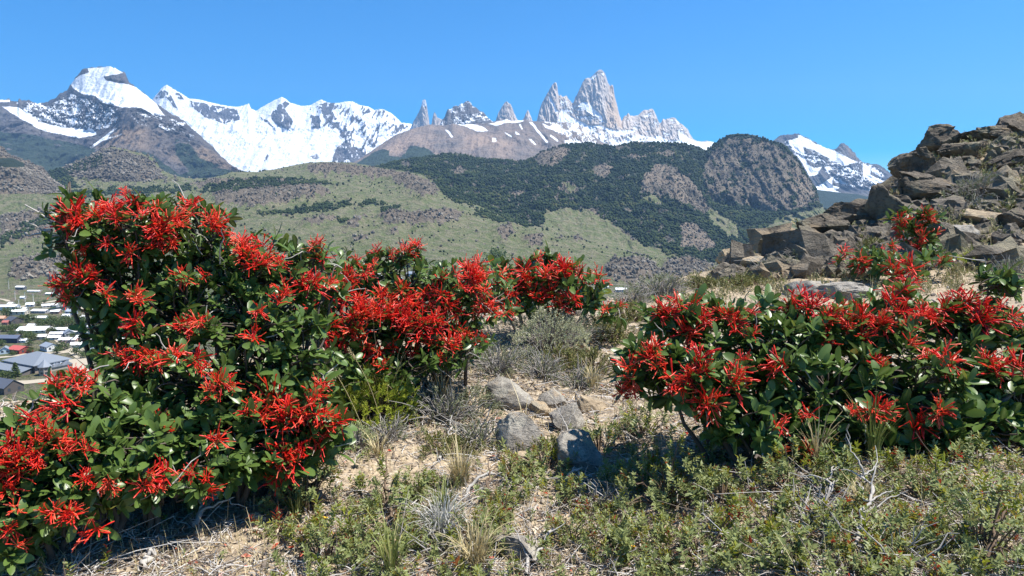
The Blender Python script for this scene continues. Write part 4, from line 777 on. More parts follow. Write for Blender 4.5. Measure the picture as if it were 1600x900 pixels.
firebush('tallest red flowering firebush with glossy leaves and bleached twigs poking out', tall, tallF, (330, 770), dead=[[(160, 345, 3.1), (95, 360, 3.1), (42, 316, 3.1)], [(110, 372, 3.1), (75, 365, 3.1), (45, 347, 3.1)], [(72, 362, 3.1), (72, 375, 3.1), (66, 388, 3.1)], [(80, 360, 3.1), (60, 365, 3.1), (40, 367, 3.1)], [(110, 360, 3.1), (95, 378, 3.1), (80, 394, 3.1)], [(200, 640, 2.7), (170, 645, 2.7), (140, 690, 2.7)], [(240, 628, 2.7), (190, 650, 2.7), (150, 680, 2.7)], [(140, 488, 3.0), (110, 478, 3.0), (78, 484, 3.0)]], seed=11, extra=46, leaf=.054, density=1.75, fl=.8, cut=.07)
front = [(60, 700, 2.42, 90, 70), (140, 640, 2.6, 85, 60), (170, 720, 2.5, 110, 75), (80, 775, 2.35, 100, 60), (230, 700, 2.6, 80, 65), (15, 825, 2.25, 60, 55), (270, 745, 2.6, 80, 42), (-60, 760, 2.3, 80, 90)]
frontF = [(90, 596, 52), (122, 585, 46), (147, 588, 44), (105, 632, 62), (48, 650, 52), (72, 668, 40), (15, 690, 56), (50, 706, 52), (35, 715, 64), (90, 690, 46), (118, 690, 44), (30, 738, 50), (8, 720, 50), (130, 748, 44), (170, 757, 38), (238, 745, 54), (260, 740, 54), (325, 745, 34), (78, 800, 56), (112, 800, 46), (145, 828, 60), (12, 828, 46), (5, 700, 50), (20, 760, 40)]
firebush('low spreading firebush beside the sandy soil, below the tallest firebush', front, frontF, (140, 835), seed=12, extra=34, leaf=.054, density=1.6, cut=.05, fl=.82)
lobe = [(475, 640, 2.95, 58, 52), (450, 700, 2.9, 66, 44), (405, 660, 2.9, 68, 58), (350, 715, 2.75, 60, 40), (500, 685, 2.95, 36, 34)]
lobeF = [(425, 620, 62), (455, 652, 62), (440, 658, 50), (480, 645, 54), (515, 652, 42), (490, 612, 42), (505, 602, 36), (440, 715, 54), (458, 724, 44), (430, 745, 52), (500, 690, 44), (485, 680, 44), (470, 700, 44), (435, 700, 44), (512, 660, 34), (410, 650, 44), (440, 635, 50), (500, 655, 46)]
firebush('small firebush beside the pale cushion shrub, with crowded red flowers', lobe, lobeF, (440, 765), seed=13, extra=8, leaf=.075)
midb = [(540, 440, 4.4, 60, 55), (500, 480, 4.2, 60, 60), (585, 435, 4.5, 60, 45), (640, 445, 4.5, 60, 48), (700, 455, 4.5, 66, 50), (760, 468, 4.6, 52, 45), (560, 505, 4.3, 80, 60), (650, 510, 4.4, 85, 52), (720, 520, 4.5, 52, 38), (610, 552, 4.3, 70, 32), (540, 550, 4.2, 60, 35), (625, 395, 4.5, 34, 13), (700, 550, 4.25, 62, 30), (630, 574, 4.1, 80, 24), (545, 575, 4.0, 60, 26)]
midF = [(500, 455, 62), (540, 430, 48), (510, 520, 66), (525, 535, 48), (558, 408, 32), (650, 380, 34), (655, 388, 28), (612, 397, 26), (590, 395, 34), (570, 430, 36), (540, 465, 70), (560, 472, 46), (480, 460, 46), (600, 460, 46), (625, 455, 46), (595, 490, 60), (620, 500, 58), (635, 510, 46), (655, 522, 58), (640, 492, 46), (665, 460, 48), (690, 462, 46), (700, 475, 50), (715, 487, 46), (730, 415, 42), (745, 425, 36), (712, 427, 36), (690, 435, 46), (760, 475, 50), (770, 482, 40), (715, 525, 54), (705, 532, 46), (735, 432, 36), (755, 430, 36), (575, 545, 40), (582, 552, 40), (670, 540, 42), (560, 500, 46), (545, 515, 42), (690, 555, 32), (610, 540, 32), (580, 480, 44), (640, 470, 44), (660, 500, 44), (610, 475, 44), (680, 500, 40)]
firebush('wide firebush covered in red flowers behind the yellow green shrub', midb, midF, (620, 588), seed=14, extra=54, leaf=.06, density=1.6, fl=.78, cut=.0)
backb = [(785, 450, 6.4, 45, 42), (840, 440, 6.4, 50, 42), (890, 450, 6.3, 46, 42), (857, 405, 6.4, 16, 20), (925, 462, 6.2, 26, 32), (820, 476, 6.2, 48, 24), (955, 488, 6.0, 24, 14), (800, 425, 6.5, 30, 24)]
backF = [(790, 430, 32), (820, 435, 36), (880, 420, 36), (884, 430, 34), (908, 427, 28), (938, 433, 40), (825, 445, 28), (860, 450, 24), (843, 405, 24), (815, 415, 24), (872, 478, 38), (945, 485, 28), (970, 475, 20), (895, 415, 24), (800, 460, 28), (780, 445, 30), (850, 430, 24), (800, 480, 26)]
firebush('firebush behind the broad grey green cushion, with one upright leafy shoot', backb, backF, (860, 500), seed=15, extra=12, leaf=.1, density=1.3)
rightb = [(1060, 500, 2.95, 58, 42), (1150, 500, 3.0, 70, 48), (1020, 580, 2.8, 56, 50), (1100, 595, 2.75, 95, 70), (1200, 560, 2.85, 90, 70), (1280, 515, 3.0, 80, 55), (1380, 515, 3.0, 80, 55), (1480, 510, 3.0, 80, 52), (1550, 505, 2.95, 50, 50), (1300, 620, 2.75, 110, 80), (1420, 610, 2.75, 110, 85), (1540, 590, 2.8, 70, 70), (1170, 660, 2.65, 80, 45), (1320, 690, 2.6, 90, 35), (1450, 680, 2.6, 80, 38), (1560, 440, 2.95, 26, 30), (1620, 590, 2.8, 50, 60), (1590, 650, 2.7, 60, 60), (1530, 665, 2.65, 60, 44), (1640, 700, 2.7, 50, 50)]
rightF = [(1060, 475, 62), (1040, 482, 52), (1085, 477, 44), (1035, 492, 40), (1100, 492, 42), (1130, 490, 54), (1150, 500, 44), (1175, 487, 32), (1075, 520, 62), (1085, 512, 44), (1030, 545, 52), (1018, 548, 40), (1095, 560, 64), (1050, 592, 72), (1065, 602, 54), (1080, 585, 54), (1100, 577, 46), (1150, 597, 72), (1110, 632, 76), (1095, 625, 50), (980, 572, 60), (987, 592, 46), (972, 608, 44), (985, 612, 40), (1215, 572, 60), (1205, 577, 44), (1160, 562, 40), (1265, 480, 80), (1235, 482, 54), (1255, 466, 52), (1300, 492, 62), (1312, 485, 46), (1290, 502, 52), (1350, 492, 62), (1370, 500, 50), (1400, 470, 62), (1415, 456, 50), (1420, 440, 46), (1440, 492, 50), (1450, 486, 46), (1480, 482, 52), (1510, 472, 62), (1498, 464, 48), (1530, 500, 72), (1545, 490, 56), (1562, 480, 44), (1580, 496, 46), (1290, 532, 40), (1350, 527, 46), (1380, 507, 46), (1420, 512, 48), (1465, 502, 46), (1370, 562, 44), (1475, 560, 72), (1450, 552, 46), (1560, 575, 72), (1590, 566, 56), (1540, 560, 46), (1490, 570, 50), (1265, 647, 42), (1220, 667, 44), (1375, 640, 62), (1360, 642, 48), (1440, 667, 62), (1470, 640, 52), (1390, 642, 46), (1260, 705, 42), (1490, 705, 34), (1330, 640, 30), (1140, 738, 34), (1175, 520, 34), (1410, 485, 50), (1325, 500, 46)]
rightb = [(b[0], b[1], b[2] * 1.15) + b[3:] for b in rightb]
firebush('broad firebush with big red flower heads before the broad flat grey rock', rightb, rightF, (1330, 735), seed=16, extra=24, leaf=.068, fl=.84, density=1.5, cut=.03)
lowb = [(1350, 410, 9.6, 42, 20), (1405, 420, 9.2, 46, 24), (1462, 402, 9.5, 22, 12)]
firebush('low firebush on the slope, just above the broad flat grey rock', lowb, [(1317, 390, 26), (1345, 410, 36), (1395, 385, 26), (1380, 400, 24), (1475, 405, 26), (1420, 417, 42), (1405, 425, 36), (1350, 420, 28), (1308, 405, 22), (1390, 415, 30)], (1390, 442), seed=17, leaf=.13, density=1.8)
upb = [(1410, 350, 10.6, 22, 22), (1446, 345, 10.6, 26, 20), (1435, 380, 10.5, 22, 24)]
firebush('small upright firebush under the dark overhanging crag', upb, [(1410, 343, 26), (1405, 355, 22), (1448, 336, 28), (1455, 345, 24), (1430, 352, 24), (1410, 372, 20), (1440, 372, 26), (1438, 382, 30), (1458, 362, 26), (1432, 390, 22), (1446, 330, 20)], (1432, 405), seed=18, leaf=.13, density=1.8)
# ------------------------------------------------------------------ small shrubs, tufts, dead wood
SM = leaf_proto(.38, .16, .07, (0, .5, 1), (.2, 1, .06)); NEEDLE = leaf_proto(.13, .12, .02, (0, .5, 1), (.6, 1, .1))
def sprig(seed, n=26, L=.09, leaf=.02, spread=(.5, 1.1), lp=SM, tipbright=.25):
    """one upright leafy shoot along +Z from the origin"""
    r = np.random.RandomState(seed); h = np.linspace(.12, 1, n) ** .8 * L; az = np.arange(n) * 2.4 + r.normal(0, .3, n)
    pol = np.interp(h / L, (0, 1), (spread[1], spread[0])) + r.normal(0, .15, n)
    d = np.stack([np.sin(pol) * np.cos(az), np.sin(pol) * np.sin(az), np.cos(pol)], -1)
    up = unit(np.array((0, 0, 1.)) + .3 * r.normal(size=(n, 3))); T = frames(d, up) * (leaf * np.exp(r.normal(0, .18, n)) * np.interp(h / L, (0, .8, 1), (.8, 1.05, .75)))[:, None, None]
    base = np.stack([r.normal(0, .002, n), r.normal(0, .002, n), h], -1)
    V, Fc = stamp(lp[0], lp[1], T, base); t = np.repeat(np.clip(.38 + tipbright * (h / L - .5) * 2 + r.normal(0, .12, n), 0, 1), len(lp[0])); return V, Fc, t, np.tile(lp[2], n)
def tilt_T(d, s, r):
    """rotations taking +Z to d with random spin, scaled"""
    n = len(d); f_ = frames(d, unit(r.normal(size=d.shape))); M_ = np.stack([f_[..., 1], f_[..., 2], f_[..., 0]], -1)
    return M_ * np.asarray(s).reshape(-1, 1, 1)
def many(protos, T, loc, toff, r):
    k = r.randint(0, len(protos), len(T)); Vs, Fs, ts, ms = [], [], [], []; o = 0
    for j, (pv, pf, pt, pm) in enumerate(protos):
        s_ = k == j
        if not s_.any(): continue
        V, Fc = stamp(pv, pf, T[s_], loc[s_]); Vs.append(V); Fs.append(Fc + o); o += len(V)
        ts.append((pt[None] + toff[s_][:, None]).ravel()); ms.append(np.tile(pm, s_.sum()))
    return np.concatenate(Vs), np.concatenate(Fs), np.clip(np.concatenate(ts), 0, 1), np.concatenate(ms)
heath_stops = [(0, (.055, .09, .010)), (.3, (.18, .22, .02)), (.55, (.36, .37, .04)), (.75, (.52, .46, .08)), (.88, (.42, .22, .05)), (1, (.46, .06, .03))]
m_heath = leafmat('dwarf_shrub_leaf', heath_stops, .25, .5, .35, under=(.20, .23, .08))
m_cush = leafmat('grey_cushion_leaf', [(0, (.14, .155, .085)), (.4, (.28, .295, .17)), (.75, (.42, .425, .26)), (1, (.5, .49, .33))], .1, .7, .2)
m_pale = leafmat('pale_cushion_leaf', [(0, (.12, .15, .05)), (.4, (.27, .31, .13)), (.8, (.42, .44, .22)), (1, (.5, .5, .3))], .12, .6, .3)
m_lime = leafmat('lime_needle_leaf', [(0, (.2, .24, .03)), (.4, (.38, .44, .05)), (.8, (.50, .54, .09)), (1, (.55, .52, .14))], .2, .5, .3)
m_gdark = leafmat('grey_shrub_leaf', [(0, (.07, .08, .04)), (.4, (.15, .165, .085)), (.75, (.25, .26, .15)), (1, (.34, .34, .22))], .1, .7, .2)
m_olive = leafmat('olive_leaf', [(0, (.05, .065, .018)), (.4, (.12, .135, .035)), (.75, (.21, .20, .06)), (1, (.30, .23, .09))], .15, .5, .3)
m_twig = plain('grey_twig', (.27, .25, .225), .9, .1, .45, 60); m_stem = plain('brown_stem', (.14, .10, .07), .9, .1, .4, 60)
def strawmat(name, stops): return leafmat(name, stops, .15, .6, .2)
m_straw = strawmat('straw_blade', [(0, (.26, .20, .09)), (.5, (.44, .36, .19)), (1, (.58, .50, .32))])
m_whiteg = strawmat('bleached_blade', [(0, (.26, .25, .21)), (.5, (.42, .41, .37)), (1, (.58, .57, .53))])
m_greeng = strawmat('green_blade', [(0, (.10, .13, .03)), (.5, (.20, .23, .06)), (1, (.40, .37, .16))])
HEATH = [sprig(200 + i, 24, .08, .021, (.75, 1.35)) for i in range(5)]; CUSH = [sprig(220 + i, 20, .04, .0095, (.4, 1.0)) for i in range(3)]
LIME = [sprig(230 + i, 34, .10, .026, (.25, .7), NEEDLE) for i in range(3)]; OLIV = [sprig(240 + i, 22, .06, .013) for i in range(3)]; NEED = [sprig(250 + i, 30, .09, .022, (.3, .8), NEEDLE) for i in range(3)]
KINDS_ = dict(heath=(HEATH, m_heath, 1.0, 230, m_stem), cushion=(CUSH, m_cush, 1.15, 1500, m_twig), pale=(CUSH, m_pale, 1.1, 1400, m_twig), lime=(LIME, m_lime, 1.0, 800, m_stem), olive=(OLIV, m_olive, 1.0, 800, m_stem), greyneedle=(CUSH, m_gdark, 1.3, 800, m_twig), dry=(CUSH, m_gdark, 1.2, 420, m_twig))
def shrub(px, py, w, h, kind, label, seed, group=None, loose=.35, tone=0.0, twigs=1.0):
    """px, py: where its front meets the ground; w, h: seen size in pixels"""
    r = np.random.RandomState(900 + seed); g = ground_at(px, py); k = g[1] / F; protos, mat, s0, dens, smat = KINDS_[kind]
    rx, ry, hz = w * k / 2, w * k * .42, max(.03, h * k * (.85 if kind in ('heath',) else .8)); loc = g + np.array((0, ry * .75, 0)); loc[2] = zg(loc[0], loc[1])
    far = max(1.0, g[1] / 5.0); n = int(np.clip(dens * (rx * ry * 4 + 2.2 * hz * (rx + ry)) / far ** 1.4 * 1.25, 12, 1500))
    a = r.rand(n) * 6.283; q = np.sqrt(r.rand(n)); lump = 1 + .28 * np.sin(a * 3 + seed) + .2 * np.sin(a * 5 + seed * 2.1); x = q * np.cos(a) * rx * lump; y = q * np.sin(a) * ry * lump
    top = hz * np.sqrt(np.clip(1 - (q * .97) ** 2, 0.02, 1)) * (1 + loose * (.8 * perlin(x / (.35 * rx) + seed, y / (.35 * rx)) + r.normal(0, .22, n)))
    L = protos[0][0][:, 2].max() * s0 * far ** .8; zz = np.maximum(top - L * .75, .0) * np.where(r.rand(n) < .75, 1, r.rand(n))
    zz = zz + zg(loc[0] + x, loc[1] + y, False) - zg(loc[0], loc[1], False)
    d = unit(np.stack([x / rx * .75, y / ry * .75, np.full(n, .75)], -1) + .28 * r.normal(size=(n, 3)))
    T = tilt_T(d, s0 * far ** .8 * np.exp(r.normal(0, .16, n)), r); P0 = np.stack([x, y, zz], -1)
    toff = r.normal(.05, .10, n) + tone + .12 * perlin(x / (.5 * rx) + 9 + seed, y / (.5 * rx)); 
    if kind == 'heath': toff = np.where(r.rand(n) < .07, toff + .4, toff)
    root = empty({'heath': 'dwarf_shrub', 'cushion': 'cushion_shrub', 'pale': 'cushion_shrub', 'lime': 'needle_shrub', 'olive': 'olive_shrub', 'greyneedle': 'grey_shrub', 'dry': 'dry_shrub'}[kind], loc)
    tag(root, label, 'shrub', group); V, Fc, t, md = many(protos, T, P0, toff, r)
    link('foliage', mesh('foliage', V, Fc, mat, True, {'tint': t, 'midrib': md * .4}), root)
    nt_ = int((n // (3 if kind != 'greyneedle' else 10) if kind != 'dry' else n * 1.2) * twigs) + 8; i = r.randint(0, n, nt_); kk = 5; s = np.linspace(0, 1, kk)[None, :, None]
    b0 = np.stack([x[i] * .25, y[i] * .25, np.full(nt_, -.02)], -1); e = P0[i] + d[i] * (L * (.5 if kind != 'dry' else .9)) + r.normal(0, .012, (nt_, 3)) * (3.5 if kind == 'dry' else 1)
    path = b0[:, None] + (e - b0)[:, None] * s + np.array((0, 0, 1)) * np.sin(np.pi * s) * .2 * hz + np.cumsum(r.normal(0, (.004 if kind not in ('dry', 'greyneedle') else .014) * far, (nt_, kk, 3)), 1)
    V, Fc = tubes(path, np.tile(np.linspace(.0042, .0014, kk), (nt_, 1)) * far ** .7, 4); link('stems', mesh('stems', V, Fc, smat, True), root); return root
sh = [
 (862, 556, 185, 74, 'cushion', 'broad grey green cushion shrub in front of the upright shooted firebush'), (955, 540, 90, 48, 'olive', 'olive green shrublet right of the broad grey green cushion'), (925, 592, 80, 50, 'olive', 'dark olive shrublet above the flat tan stone'), (985, 505, 70, 36, 'olive', 'olive shrublet below the crest left of the right firebush'),
 (562, 672, 150, 98, 'lime', 'bright yellow green needle leaved shrub before the red firebush'), (552, 708, 62, 50, 'pale', 'pale green cushion shrub below the yellow green shrub'), (380, 768, 92, 56, 'pale', 'pale green cushion shrub beside the bleached dead branch'), (335, 775, 40, 26, 'pale', 'small pale green tuft left of the cushion by the dead branch'),
 (668, 612, 95, 66, 'greyneedle', 'grey green dry shrub right of the yellow green shrub'), (740, 660, 80, 56, 'greyneedle', 'grey green shrub left of the rounded lichened rock'), (690, 668, 110, 60, 'dry', 'tangled dry grey shrub in front of the grey green dry shrub'), (742, 705, 90, 44, 'dry', 'dead brown shrub left of the triangular grey rock'), (600, 700, 90, 40, 'dry', 'dry grey tangle right of the pale green cushion'), (780, 592, 80, 44, 'dry', 'dry grey shrub behind the rounded lichened rock'), (760, 575, 60, 50, 'greyneedle', 'dark green shrub at the foot of the wide firebush'), (725, 580, 50, 40, 'dry', 'dry shrublet with pale seed heads under the wide firebush'), (850, 596, 90, 30, 'dry', 'low dry twiggy shrub above the rounded lichened rock'),
 (1040, 470, 90, 46, 'dry', 'grey leafless shrub on the crest left of the square tan boulder'), (990, 478, 70, 30, 'dry', 'low grey shrub on the crest at the firebush edge'), (1100, 452, 70, 24, 'olive', 'low yellow green shrub left of the square tan boulder'), (1160, 452, 80, 22, 'olive', 'low olive shrub below the square tan boulder'), (1270, 418, 90, 36, 'dry', 'grey shrub below the dark boulders at the ridge end'), (1215, 428, 60, 24, 'dry', 'low grey shrub below the dark blocky boulder'), (1332, 376, 80, 22, 'olive', 'olive shrub mat above the low firebush'), (1372, 398, 70, 22, 'olive', 'green shrub mat left of the upright firebush'), (1300, 408, 50, 24, 'dry', 'grey shrublet right of the narrow dark boulder'),
 (1540, 312, 95, 44, 'dry', 'big grey leafless shrub on the rocky ridge'), (1420, 292, 30, 22, 'dry', 'small grey shrub on the broken rock step'), (1567, 334, 30, 14, 'olive', 'round olive cushion on the tan slope'), (1540, 420, 50, 22, 'lime', 'yellow green grassy shrub on the tan slope'), (1590, 440, 60, 40, 'dry', 'brown dry shrub behind the right firebush edge'), (905, 612, 70, 30, 'dry', 'dry twiggy mat just above the flat tan stone'), (645, 655, 80, 44, 'dry', 'dry twig heap at the right foot of the yellow green shrub'), (700, 716, 90, 30, 'olive', 'flat olive mat along the top of the bare patch'), (880, 575, 60, 34, 'olive', 'olive shrublet below the right half of the broad grey green cushion'), (830, 575, 60, 34, 'greyneedle', 'grey shrublet below the left half of the broad grey green cushion'), (860, 718, 60, 34, 'olive', 'olive tuft between the triangular rock and the dark shaded rock'), (1420, 892, 90, 34, 'dry', 'grey dead mat at the bottom edge left of the tall corner shrub'), (1290, 830, 80, 30, 'dry', 'grey dead mat beside the bleached litter'), (930, 800, 70, 30, 'dry', 'grey dead mat left of the large rounded dwarf shrub'), (690, 880, 70, 30, 'dry', 'grey dead mat under the bleached curly tuft'), (1530, 330, 60, 18, 'dry', 'grey mat shrub below the big leafless shrub')]
for i, a in enumerate(sh): shrub(*a, seed=i, twigs=.8, tone=.16 if i == 0 else .05)
G = 'dwarf shrubs in the foreground'
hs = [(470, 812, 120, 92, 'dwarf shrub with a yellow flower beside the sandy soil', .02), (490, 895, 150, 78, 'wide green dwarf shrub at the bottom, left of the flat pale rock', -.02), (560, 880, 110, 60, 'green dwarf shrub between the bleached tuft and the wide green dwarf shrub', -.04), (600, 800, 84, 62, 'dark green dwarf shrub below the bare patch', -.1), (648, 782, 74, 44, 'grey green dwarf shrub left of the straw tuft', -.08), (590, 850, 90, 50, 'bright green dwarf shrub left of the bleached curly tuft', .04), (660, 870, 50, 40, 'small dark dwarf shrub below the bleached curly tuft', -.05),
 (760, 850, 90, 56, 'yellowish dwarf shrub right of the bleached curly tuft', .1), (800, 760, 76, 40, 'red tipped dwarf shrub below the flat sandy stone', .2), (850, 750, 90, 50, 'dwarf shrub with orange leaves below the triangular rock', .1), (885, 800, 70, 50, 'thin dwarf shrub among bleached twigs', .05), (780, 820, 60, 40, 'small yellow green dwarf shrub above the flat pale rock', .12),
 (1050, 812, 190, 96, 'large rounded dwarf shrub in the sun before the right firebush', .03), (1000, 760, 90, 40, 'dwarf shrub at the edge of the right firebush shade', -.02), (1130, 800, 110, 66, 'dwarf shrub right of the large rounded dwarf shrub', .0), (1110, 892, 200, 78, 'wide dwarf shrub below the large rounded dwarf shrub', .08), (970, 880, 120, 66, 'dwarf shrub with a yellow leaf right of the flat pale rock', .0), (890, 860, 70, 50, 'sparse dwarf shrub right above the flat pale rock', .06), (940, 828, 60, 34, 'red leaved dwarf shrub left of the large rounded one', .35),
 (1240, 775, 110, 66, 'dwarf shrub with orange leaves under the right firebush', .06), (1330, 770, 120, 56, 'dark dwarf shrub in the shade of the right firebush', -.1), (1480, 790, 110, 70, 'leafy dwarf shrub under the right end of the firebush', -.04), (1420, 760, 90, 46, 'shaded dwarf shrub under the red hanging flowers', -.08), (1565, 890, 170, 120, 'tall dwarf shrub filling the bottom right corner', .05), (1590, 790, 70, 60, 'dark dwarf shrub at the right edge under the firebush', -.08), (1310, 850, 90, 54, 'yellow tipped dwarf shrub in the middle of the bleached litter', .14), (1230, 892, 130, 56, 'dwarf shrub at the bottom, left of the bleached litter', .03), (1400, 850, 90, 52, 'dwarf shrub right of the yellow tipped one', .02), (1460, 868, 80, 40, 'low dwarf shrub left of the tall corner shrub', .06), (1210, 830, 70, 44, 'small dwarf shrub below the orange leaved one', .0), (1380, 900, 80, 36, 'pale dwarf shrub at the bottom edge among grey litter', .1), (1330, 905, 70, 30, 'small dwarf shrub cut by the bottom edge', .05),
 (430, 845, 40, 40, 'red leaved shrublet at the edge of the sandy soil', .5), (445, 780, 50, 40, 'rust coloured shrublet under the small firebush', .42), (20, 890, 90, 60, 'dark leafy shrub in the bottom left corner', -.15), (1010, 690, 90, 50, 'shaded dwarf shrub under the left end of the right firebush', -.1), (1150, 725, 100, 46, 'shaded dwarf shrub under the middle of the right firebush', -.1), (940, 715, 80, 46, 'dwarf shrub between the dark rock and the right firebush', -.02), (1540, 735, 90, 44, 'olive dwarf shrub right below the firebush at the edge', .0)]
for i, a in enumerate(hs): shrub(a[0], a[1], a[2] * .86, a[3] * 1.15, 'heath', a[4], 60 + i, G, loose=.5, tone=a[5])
# grass tufts
def tuft(px, py, w, h, mat, label, seed, n=150, curl=.8):
    r = np.random.RandomState(300 + seed); g = ground_at(px, py); k = g[1] / F; R_ = w * k / 2; H = h * k * 1.15; kk = 7; s = np.linspace(0, 1, kk)
    a = r.rand(n) * 6.283; lean = r.rand(n) ** .8 * curl; d = np.stack([np.cos(a), np.sin(a)], -1); L = H * np.exp(r.normal(0, .28, n))
    b0 = d * (r.rand(n, 1) ** .5) * R_ * .35; ph = lean[:, None] * (s[None] * 1.7); rr = np.cumsum(np.sin(ph), 1) / kk * L[:, None] * 1.15; zz = np.cumsum(np.cos(ph), 1) / kk * L[:, None]
    C = np.stack([b0[:, :1] + d[:, :1] * rr, b0[:, 1:] + d[:, 1:] * rr, np.maximum(zz, -.01)], -1) + np.cumsum(r.normal(0, .0022, (n, kk, 3)), 1) * (1 + 2 * (curl > 1))
    side = np.stack([-d[:, 1], d[:, 0], 0 * a], -1)[:, None] * (np.interp(s, (0, .4, 1), (1, .9, .15)) * .0024 * max(1, g[1] / 4))[None, :, None]
    V = np.stack([C - side, C + side], 2).reshape(n, -1, 3); f0 = gridfaces(kk, 2); Fc = (f0[None] + (np.arange(n) * kk * 2)[:, None, None]).reshape(-1, 4)
    t = np.repeat(np.clip(r.normal(.5, .22, n), 0, 1), kk * 2); o = link('grass_tuft', mesh('grass_tuft', V.reshape(-1, 3), Fc, mat, True, {'tint': t, 'midrib': 0 * t}), None, g + np.array((0, R_ * .4, 0)))
    tag(o, label, 'grass tuft'); return o
for i, a in enumerate([(690, 845, 100, 50, m_whiteg, 'bleached curly grass tuft above the small dark dwarf shrub', 190, 1.35), (718, 765, 80, 44, m_straw, 'straw coloured grass tuft below the bare patch', 190, .7), (690, 818, 80, 44, m_greeng, 'green grass tuft just behind the bleached curly tuft', 130, .8), (745, 898, 90, 60, m_straw, 'dry curving tuft at the bottom, left of the flat pale rock', 130, 1.1), (610, 910, 80, 70, m_greeng, 'broad bladed tuft at the bottom below the bleached tuft', 70, .8), (300, 815, 60, 62, m_greeng, 'green tuft with tall seed stalks beside the bleached dead branch', 150, .7), (460, 815, 60, 34, m_greeng, 'short green tuft under the small firebush', 90, .8), (600, 660, 110, 90, m_straw, 'long straw stalks leaning out of the yellow green shrub', 60, 1.1), (1370, 730, 60, 80, m_greeng, 'thin grass in the shade of the right firebush', 70, .5), (690, 650, 90, 50, m_straw, 'dry grass among the tangled grey shrubs', 110, .9), (820, 690, 50, 50, m_straw, 'few dry stalks before the triangular grey rock', 26, .8), (930, 610, 60, 30, m_straw, 'dry tuft beside the flat tan stone', 70, .8), (1280, 735, 50, 60, m_straw, 'dry stalks hanging under the right firebush', 40, .7), (1530, 415, 60, 20, m_greeng, 'yellow grass on the tan slope behind the right firebush', 160, .7), (1480, 420, 60, 18, m_straw, 'dry grass on the slope right of the low firebush', 160, .7), (1440, 425, 60, 16, m_straw, 'dry grass patch between the two small firebushes', 140, .7), (1160, 880, 40, 30, m_greeng, 'spiky pale rosette among the dwarf shrubs', 50, .9), (590, 720, 60, 30, m_straw, 'sparse dry tuft at the top of the bare patch', 60, .9), (520, 745, 40, 30, m_straw, 'small dry tuft left of the bare patch', 50, .9), (1350, 800, 50, 40, m_straw, 'dry grass in the bleached litter', 60, .9)]):
    tuft(*a[:6], seed=i, n=a[6], curl=a[7])
# dead wood
def branch(pts, rad, label, seed, side=5, mat=None):
    """pts: (px, py, height above the ground in m)"""
    r = np.random.RandomState(500 + seed); q = []
    for px, py, hh in pts:
        g = ground_at(px, py); q.append(g + np.array((0, 0, hh + rad)))
    q = np.array(q); k = 12; t = np.linspace(0, len(q) - 1, k); main = np.stack([np.interp(t, np.arange(len(q)), q[:, j]) for j in range(3)], -1) + r.normal(0, rad * .7, (k, 3)); Ps = [main]; Rs = [np.linspace(rad, rad * .35, k)]
    Ltot = np.linalg.norm(q[-1] - q[0])
    for _ in range(side):
        i = r.randint(2, k - 1); d = unit(unit(main[i] - main[i - 1]) + .9 * r.normal(size=3) * (1, 1, .5) + (0, 0, .15)); L = Ltot * r.uniform(.2, .5)
        s = np.linspace(0, 1, k)[:, None]; p = main[i] + d * s * L + np.cumsum(r.normal(0, L * .025, (k, 3)), 0); p[:, 2] = np.maximum(p[:, 2], zg(p[:, 0], p[:, 1], False) + .004); Ps.append(p); Rs.append(np.linspace(rad * .5, rad * .15, k))
    V, Fc = tubes(np.array(Ps), np.array(Rs), 6); b = q[0]; o = link('dead_branch', mesh('dead_branch', V - b, Fc, mat or m_dead, True), None, b); tag(o, label, 'branch')
branch([(300, 830, .01), (322, 808, .03), (338, 790, .06), (352, 775, .08)], .014, 'bleached forked dead branch beside the pale cushion shrub', 1, 8)
branch([(222, 898, .0), (235, 884, .02), (246, 872, .01)], .014, 'thick bleached stick on the sandy soil at the bottom left', 2, 1)
branch([(686, 722, .0), (694, 706, .03), (703, 692, .06), (704, 680, .1)], .009, 'curved pale dead stick at the edge of the bare patch', 3, 1)
branch([(730, 776, .0), (745, 765, .05), (765, 757, .05), (800, 758, .0)], .009, 'arched bleached twig left of the dwarf shrub with orange leaves', 4, 3)
branch([(880, 770, .0), (890, 758, .06), (903, 757, .06), (912, 772, .01)], .009, 'looped bleached root in front of the dark shaded rock', 5, 6)
branch([(612, 818, .0), (606, 790, .06), (602, 745, .12)], .008, 'dark upright stub in the dwarf shrubs below the bare patch', 6, 2, m_stem)
branch([(752, 800, .0), (760, 780, .05), (766, 762, .07)], .008, 'dark leaning stub below the straw coloured tuft', 7, 2, m_stem)
branch([(820, 898, .0), (838, 880, .03), (850, 868, .03), (862, 850, .05)], .009, 'pale stick lying right of the flat pale rock', 8, 5)
branch([(1335, 862, .0), (1350, 830, .05), (1362, 800, .08), (1340, 780, .1)], .008, 'grey dead branch in the bleached litter on the right', 9, 9)
branch([(1290, 800, .0), (1295, 780, .06), (1302, 762, .08)], .007, 'small forked dead twig under the right firebush', 10, 5)
branch([(1060, 800, .02), (1052, 780, .1), (1045, 760, .14)], .006, 'thin grey stick standing in the large rounded dwarf shrub', 11, 1)
branch([(1200, 875, .0), (1240, 895, .03), (1270, 905, .02)], .009, 'pale straight stick at the bottom under the dwarf shrubs', 12, 2)
branch([(900, 735, .02), (885, 705, .12), (870, 690, .2)], .005, 'thin pale twig leaning before the dark shaded rock', 13, 3)
branch([(1535, 900, .0), (1550, 870, .06), (1565, 845, .1)], .009, 'dark branch inside the tall corner shrub', 14, 3, m_stem)
